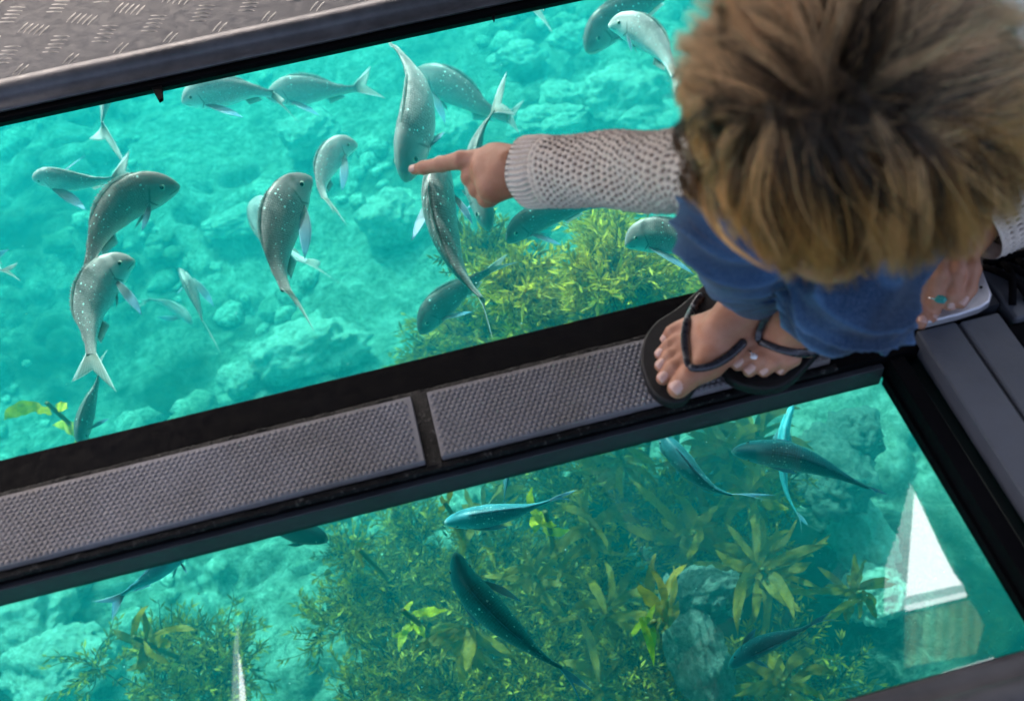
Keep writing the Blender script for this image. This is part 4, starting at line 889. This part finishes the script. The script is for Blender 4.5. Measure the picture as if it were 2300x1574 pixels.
for c, d, n_, r in NAILS:
    s_ = np.cross(d, n_); P = np.zeros((9, 7, 3))
    for i in range(9):
        for j in range(7):
            u, w_ = (i/8-.5)*2, (j/6-.5)*2; ww = 1-.25*abs(u)**4
            P[i, j] = c+d*(u*r*.80)+s_*(math.sin(w_*.85*ww)*r*.90)+n_*(math.cos(w_*.85*ww)*r*(.99-.10*max(0, u)**2)+.0001)
    o = MB().grid(P).build('nail', M_nail, None, smooth=True, at=P0); md = o.modifiers.new('t', 'SOLIDIFY'); md.thickness = .0006; md.offset = 1; keep(o, root)
def ring_(name, c, ax_, r, stone, mat2, sr):
    ax_ = ax_/np.linalg.norm(ax_); u = np.cross(ax_, -VD); u /= np.linalg.norm(u); w_ = np.cross(u, ax_)
    a = np.linspace(0, 2*np.pi, 33); pts = c+(np.cos(a)[:, None]*u+np.sin(a)[:, None]*w_)*r
    o = MB().tube(pts, .0010, 8).build(name, M_silver, None, smooth=True, at=P0); keep(o, root)
    V, f = boulder_mesh((0, 0, 0), sr, 2., (1, 1, .6)); tgt = np.cross(u, ax_); tgt = tgt if tgt@(-VD) > 0 else -tgt; cc = c+tgt*(r+.0005)
    st_ = MB().add(np.array(V)+cc, f).build('stone', mat2, None, smooth=True, at=P0); st_.parent = o; st_.location = (0, 0, 0)
    return o
ring_('finger_ring', W(2104, 668, .031), W(2101, 672, .029)-W(2107, 620, .050), .0108, 1, M_turq, .0058)
ring_('toe_ring', W(1682, 803, ZF+.0135), W(1657, 817, 0)-W(1712, 786, 0), .0118, 1, M_stone, .0036)
# flip flops
def sole(name, outline, z0, z1, strap_pts):
    pts = spline(np.array(outline+[outline[0]], float), 60)[:-1]; poly = [tuple(W(x, y, z1)[:2]) for x, y in pts]
    o = MB().prism(poly, z0, z1).build(name, M_sole, None, bevel=.0035, at=P0); keep(o, root)
    for s in strap_pts:
        Q_ = spline(np.array([(x, y) for x, y, z in s], float), 22); C = np.zeros((22, 3)); allp = list(range(len(B.pr)))
        for i_, (x_, y_) in enumerate(Q_):
            z_s = np.linspace(.075, .010, 131); ps_ = np.array([W(x_, y_, z_) for z_ in z_s]); dd_ = B.ev(ps_, allp); hit = np.nonzero(dd_ < .0032)[0]
            zz = z_s[hit[0]] if len(hit) else .0145; C[i_] = W(x_, y_, max(zz, .0145))
        C[1:-1] = (C[:-2]+C[1:-1]*2+C[2:])/4; C[1:-1] = (C[:-2]+C[1:-1]*2+C[2:])/4+np.array([0, 0, .0012])
        st_ = MB().tube(C, np.r_[.0022, np.linspace(.0040, .0052, 20), .003], 10, flat=.42, up=-VD).build('strap', M_strap, None, smooth=True, at=P0); st_.parent = o; st_.location = (0, 0, 0)
sole('flip_flop', [(1439, 815), (1444, 765), (1472, 722), (1520, 690), (1590, 630), (1680, 560), (1760, 545), (1800, 590), (1770, 660), (1690, 745), (1620, 800), (1570, 855), (1538, 897), (1500, 901), (1462, 875)], -.0020, ZF,
     [[(1545, 824, .016), (1541, 800, .040), (1537, 765, .047), (1543, 722, .046), (1560, 688, .038), (1580, 660, .018)], [(1545, 824, .016), (1560, 829, .036), (1597, 824, .045), (1630, 807, .047), (1655, 786, .042), (1675, 765, .020)]])
sole('flip_flop', [(1618, 822), (1640, 790), (1690, 730), (1740, 690), (1810, 640), (1880, 630), (1910, 670), (1880, 740), (1830, 800), (1780, 852), (1735, 871), (1685, 868), (1640, 851)], -.0020, ZF+.0002,
     [[(1702, 768, .018), (1704, 752, .044), (1710, 735, .052), (1722, 712, .055), (1740, 690, .030)], [(1702, 768, .018), (1722, 775, .044), (1755, 787, .050), (1795, 795, .046), (1830, 791, .034), (1856, 780, .016)]])
# jeans
J = SDF(); cuR = anR+(knR-anR)*.03; cuL = anL+(knL-anL)*.42
J.cap(pel-rt*.05, pel+rt*.05, .125, .125, .03)
J.chain([hipR, knR], [.088, .055], .02); J.chain([knR, knR+(cuR-knR)*.45, cuR], [.055, .047, .0335], .012); J.chain([hipL, knL], [.085, .049], .02); J.chain([knL, knL+(cuL-knL)*.5, cuL], [.049, .045, .038], .012)
hem = W(2015, 748, .17); J.cap(W(1975, 705, .20), hem, .036, .012, .012); J.cap(W(2040, 742, .17), W(1985, 778, .165), .007, .007, .006); 
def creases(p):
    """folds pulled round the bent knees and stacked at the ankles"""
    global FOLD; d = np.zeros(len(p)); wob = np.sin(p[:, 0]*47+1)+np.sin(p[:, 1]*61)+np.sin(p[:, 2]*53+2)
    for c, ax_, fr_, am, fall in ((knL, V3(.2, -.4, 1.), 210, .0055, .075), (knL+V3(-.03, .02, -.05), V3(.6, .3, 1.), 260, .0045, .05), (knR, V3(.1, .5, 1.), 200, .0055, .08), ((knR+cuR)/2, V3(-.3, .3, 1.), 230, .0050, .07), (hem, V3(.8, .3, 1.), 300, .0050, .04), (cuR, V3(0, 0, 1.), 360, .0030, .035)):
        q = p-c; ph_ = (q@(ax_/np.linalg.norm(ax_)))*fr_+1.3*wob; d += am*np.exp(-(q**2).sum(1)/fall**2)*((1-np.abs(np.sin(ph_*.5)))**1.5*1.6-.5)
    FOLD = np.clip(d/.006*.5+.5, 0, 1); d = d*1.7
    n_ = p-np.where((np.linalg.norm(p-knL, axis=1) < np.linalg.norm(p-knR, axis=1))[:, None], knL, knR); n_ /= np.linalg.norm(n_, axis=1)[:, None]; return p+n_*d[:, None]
jo = J.build('jeans', .0030, M_denim, root, P0, relax=1, disp=creases); fa_ = jo.data.attributes.new('fold_shade', 'FLOAT', 'POINT'); fa_.data.foreach_set('value', FOLD)
a = np.linspace(0, 2*np.pi, 49)
for c, d, r in ((cuR, knR-anR, .0335),):
    d = d/np.linalg.norm(d); u = np.cross(d, [0, 1, 0]); u /= np.linalg.norm(u); w_ = np.cross(d, u); c = c-d*.022
    o = MB().tube(c+(np.cos(a)[:, None]*u+np.sin(a)[:, None]*w_)*r*.97, .0026, 8).build('jeans_hem', M_denim, None, smooth=True, at=P0); keep(o, root)
# sweater: torso plus two open-knit sleeves
S_ = SDF(); S_.cap(pel+V3(0, 0, .05), neck-V3(0, 0, .05)-f_*.03, .120, .080, .04); S_.cap(shR, shL, .058, .050, .03)
tor = S_.build('sweater', .0045, M_knit, root, P0, relax=4)
def sleeve(pts, rad, cuff, nL=300, nA=190):
    C = spline(np.column_stack([np.array(pts), rad]), nL); c3, rr = C[:, :3], C[:, 3]; T = np.gradient(c3, axis=0); T /= np.linalg.norm(T, axis=1)[:, None]
    Lc = np.r_[0, np.cumsum(np.linalg.norm(np.diff(c3, axis=0), axis=1))]; U = -VD-(T@-VD)[:, None]*T; U /= np.linalg.norm(U, axis=1)[:, None]; Bn = np.cross(T, U)
    an = np.linspace(0, 2*np.pi, nA, endpoint=False); V = np.zeros((nL, nA, 3)); hole = np.zeros((nL, nA))
    for i in range(nL):
        l = Lc[i]; r = np.full(nA, rr[i]); h = np.zeros(nA)
        if l < cuff:
            r += .0016*np.cos(an*38)*min(1, l/.004)-.0035*math.exp(-((l-cuff)/.007)**2)+.0010*np.sin(an*5+2); h = np.clip(-np.cos(an*38)-.55, 0, 1)*.8
        else:
            row = (l-cuff)/.0112; ri = int(row); fr_ = row-ri; k = 34; ph = an/(2*np.pi)*k+(.5 if ri % 2 else 0.)+.12*math.sin(ri*1.7); fa = ph-np.floor(ph)
            jt = np.sin(np.floor(ph)*12.9898+ri*78.233)*43758.5453; jt = jt-np.floor(jt)
            e = ((fr_-.5-.2*(jt-.5))/.31)**2+((fa-.5)/(.20+.10*jt))**2; hm = np.clip(1.15-e, 0, 1)**.7
            grow = min(1, (l-cuff)/.02); r += (-.0052*hm+.0012*np.cos((fa-.5)*2*np.pi*1)*1.)*grow+.0008*math.sin(row*2*np.pi)+.0018*np.sin(an*3+l*40); h = np.clip((hm-.28)*2.2, 0, 1)*grow
        V[i] = c3[i]+(np.cos(an)[:, None]*Bn[i]+np.sin(an)[:, None]*U[i])*r[:, None]; hole[i] = h
    mb = MB(); f = [(i*nA+j, i*nA+(j+1) % nA, (i+1)*nA+(j+1) % nA, (i+1)*nA+j) for i in range(nL-1) for j in range(nA)]
    V0 = V[0]; inner = c3[2]+(V0-c3[0])*.86+T[0]*.02; mb.add(np.vstack([V.reshape(-1, 3), inner]), f+[(nL*nA+j, nL*nA+(j+1) % nA, (j+1) % nA, j) for j in range(nA)])
    o = mb.build('sleeve', M_knit, None, smooth=True, at=P0); at2 = o.data.attributes.new('hole', 'FLOAT', 'POINT'); at2.data.foreach_set('value', np.r_[hole.ravel(), np.zeros(nA)]); o.parent = tor; o.location = (0, 0, 0)
    return o
sleeve([W(1186, 386, .158), W(1240, 384, .172), W(1320, 382, .205), W(1450, 384, .262), W(1570, 384, .315), elR+V3(.01, -.01, 0), (elR+shR)/2, shR], [.0405, .0402, .0392, .0392, .0400, .042, .050, .056], .040)
sleeve([W(2195, 520, .055), W(2265, 480, .060), W(2340, 420, .062), elL, mdL, shL], [.037, .040, .043, .047, .045, .050], .0)
# hair
hm_ = N('ombre_hair'); ha = hm_.attr('hcol'); hm_.p(Base_Color=ha.outputs['Color'], Roughness=.34, Specular_IOR_Level=.6, Specular_Tint=(1, .85, .68, 1)); M_hair = hm_.m
RT = np.array([[0, 505], [30, 505], [45, 488], [60, 436], [75, 420], [90, 414], [105, 408], [125, 362], [145, 308], [165, 312], [180, 330], [200, 352], [222, 352], [240, 410], [270, 430], [300, 470], [330, 510], [360, 505]], float)
Rf = lambda th: np.interp(np.degrees(th) % 360, RT[:, 0], RT[:, 1])
CR = np.array([1850., 222.]); RS = np.random.RandomState(3)
NCL, NS, NP = 560, 24000, 18
cth = RS.rand(NCL)*2*np.pi; sn = np.sin(cth)
down = sn > -.15                                              # locks falling towards the feet start along a parting, the others fan from the crown
wpar = np.clip(.5+.5*np.cos(cth)+RS.normal(0, .16, NCL), 0, 1)
Ox = np.where(down, 1600+wpar*430, 1850+RS.normal(0, 35, NCL)); Oy = np.where(down, 268-40*np.sin(wpar*np.pi)+RS.normal(0, 18, NCL), 235+RS.normal(0, 28, NCL))
cbend = np.where(down, .20*np.cos(cth)+RS.normal(0, .13, NCL), RS.normal(0, .09, NCL)); cph = RS.rand(NCL)*9; cfreq = RS.uniform(4, 8, NCL); cwave = RS.uniform(4, 24, NCL)
clift = RS.rand(NCL)**1.3; ctone = RS.rand(NCL); cs0 = np.where(RS.rand(NCL) < .5, RS.uniform(0, .08, NCL), RS.uniform(.1, .62, NCL)); cs1 = RS.uniform(.78, 1.04, NCL); cw = RS.uniform(.035, .10, NCL)
ci = RS.randint(0, NCL, NS); u = np.linspace(0, 1, NP)[None]; fly = (RS.rand(NS) < .03)[:, None]
s0 = np.clip(cs0[ci]+RS.normal(0, .03, NS), 0, .85)[:, None]; s1_ = np.maximum(cs1[ci]-np.abs(RS.normal(0, .08, NS))+.03, cs0[ci]+.3)[:, None]; s1_ = np.minimum(s1_, 1.05)+fly*.03
rho = s0+(s1_-s0)*u
off = RS.normal(0, 1, NS)[:, None]
the = cth[ci][:, None]+cw[ci][:, None]*off*(1-.62*u**1.5)+fly*RS.normal(0, .25, NS)[:, None]
Ex, Ey = CR[0]+Rf(the)*np.cos(the), CR[1]+Rf(the)*np.sin(the); O1, O2 = (Ox[ci]+RS.normal(0, 9, NS))[:, None], (Oy[ci]+RS.normal(0, 9, NS))[:, None]
dx, dy = Ex-O1, Ey-O2; L_ = np.hypot(dx, dy); nx_, ny_ = dy/L_, -dx/L_
bb = cbend[ci][:, None]*L_*np.sin(np.pi*np.clip(rho, 0, 1))+cwave[ci][:, None]*np.sin(rho*cfreq[ci][:, None]+cph[ci][:, None])*rho+fly*RS.normal(0, 9, NS)[:, None]*u
px = O1+dx*rho+nx_*bb; py = O2+dy*rho+ny_*bb
rr_ = np.hypot(px-CR[0], py-CR[1])/Rf(np.arctan2(py-CR[1], px-CR[0])); dome = 1-np.sqrt(np.clip(1-(rr_*.93)**2, 0, 1))
Zc = .588+.125*dome+.034*(1-clift[ci])[:, None]*(.35+.65*np.sin(np.pi*np.clip(rho, 0, 1)))+RS.uniform(0, .010, NS)[:, None]-fly*.006
G = np.stack([px-1150, py-787, np.full_like(px, F)], -1)@CM.T*(Zc/F)[..., None]+V3(0, 0, H)
T = np.gradient(G, axis=1); T /= np.linalg.norm(T, axis=-1, keepdims=True)+1e-9; s1 = np.cross(T, -VD); s1 /= np.linalg.norm(s1, axis=-1, keepdims=True)+1e-9; s2 = np.cross(T, s1)
rad = (.00020+.00020*RS.rand(NS))[:, None]*(1-.7*u**3); Vh = np.stack([G+(s1*math.cos(a_)+s2*math.sin(a_))*rad[..., None] for a_ in (0, 2.094, 4.189)], 2)     # NS, NP, 3, 3
base = (np.arange(NS)*NP*3)[:, None, None]; i_ = (np.arange(NP-1)*3)[None, :, None]; j_ = np.arange(3)[None, None]; jn_ = (np.arange(3)+1)[None, None] % 3
Q = np.stack([base+i_+j_, base+i_+jn_, base+i_+3+jn_, base+i_+3+j_], -1).reshape(-1, 4)
dark, mid, gold, blond = np.array([.015, .006, .002]), np.array([.16, .066, .020]), np.array([.62, .29, .070]), np.array([1., .66, .36])
tt = np.clip(rho*1.35-.20+1.15*(ctone[ci][:, None]-.5)+RS.normal(0, .12, NS)[:, None], 0, 1)[..., None]
upk = np.clip(-np.sin(cth[ci])*1.4+.35, 0, 1)[:, None, None]*np.clip(rho*1.5-.1, 0, 1)[..., None]          # top light painted in: locks on the far side of the head lighter
colh = np.where(tt < .5, dark+(mid-dark)*tt*2, mid+(gold-mid)*(tt-.5)*2); colh = colh+(blond-colh)*np.clip(upk*.8+.9*(ctone[ci][:, None, None]-.62), 0, .85)*np.clip(tt*1.6, 0, 1)
colv = np.repeat(colh[:, :, None], 3, 2).reshape(-1, 3)
me = bpy.data.meshes.new('hair'); Vf = Vh.reshape(-1, 3)-np.array(P0); me.vertices.add(len(Vf)); me.vertices.foreach_set('co', Vf.ravel()); nq = len(Q)
me.loops.add(nq*4); me.loops.foreach_set('vertex_index', Q.ravel()); me.polygons.add(nq); me.polygons.foreach_set('loop_start', np.arange(nq)*4); me.polygons.foreach_set('use_smooth', np.ones(nq, bool)); me.update(calc_edges=True); me.validate()
ca = me.color_attributes.new('hcol', 'FLOAT_COLOR', 'POINT'); ca.data.foreach_set('color', np.column_stack([colv, np.ones(len(colv))]).ravel()); me.materials.append(M_hair)
hair = bpy.data.objects.new('hair', me); COL.objects.link(hair); hair.location = P0; keep(hair, root)
# dark under-mass of hair so nothing shows between the locks
nr, na = 26, 72; P = np.zeros((nr, na+1, 3))
for i in range(nr):
    for j in range(na+1):
        t_h = 2*np.pi*j/na; q = i/(nr-1)*.90; pxx, pyy = CR[0]+q*Rf(t_h)*math.cos(t_h), CR[1]+q*Rf(t_h)*math.sin(t_h)
        P[i, j] = D(pxx, pyy,   .626+.125*(1-math.sqrt(max(0, 1-(q*.98)**2)))+.003*noise.noise(Vector((pxx*.02, pyy*.02, 0)))+(.05 if i == nr-1 else 0))
hb = MB().grid(P).build('hair_underlayer', M_hair, None, smooth=True, at=P0); hb.parent = hair; hb.location = (0, 0, 0)
ca = hb.data.color_attributes.new('hcol', 'FLOAT_COLOR', 'POINT'); ca.data.foreach_set('color', np.tile([.022, .012, .007, 1], len(hb.data.vertices)))
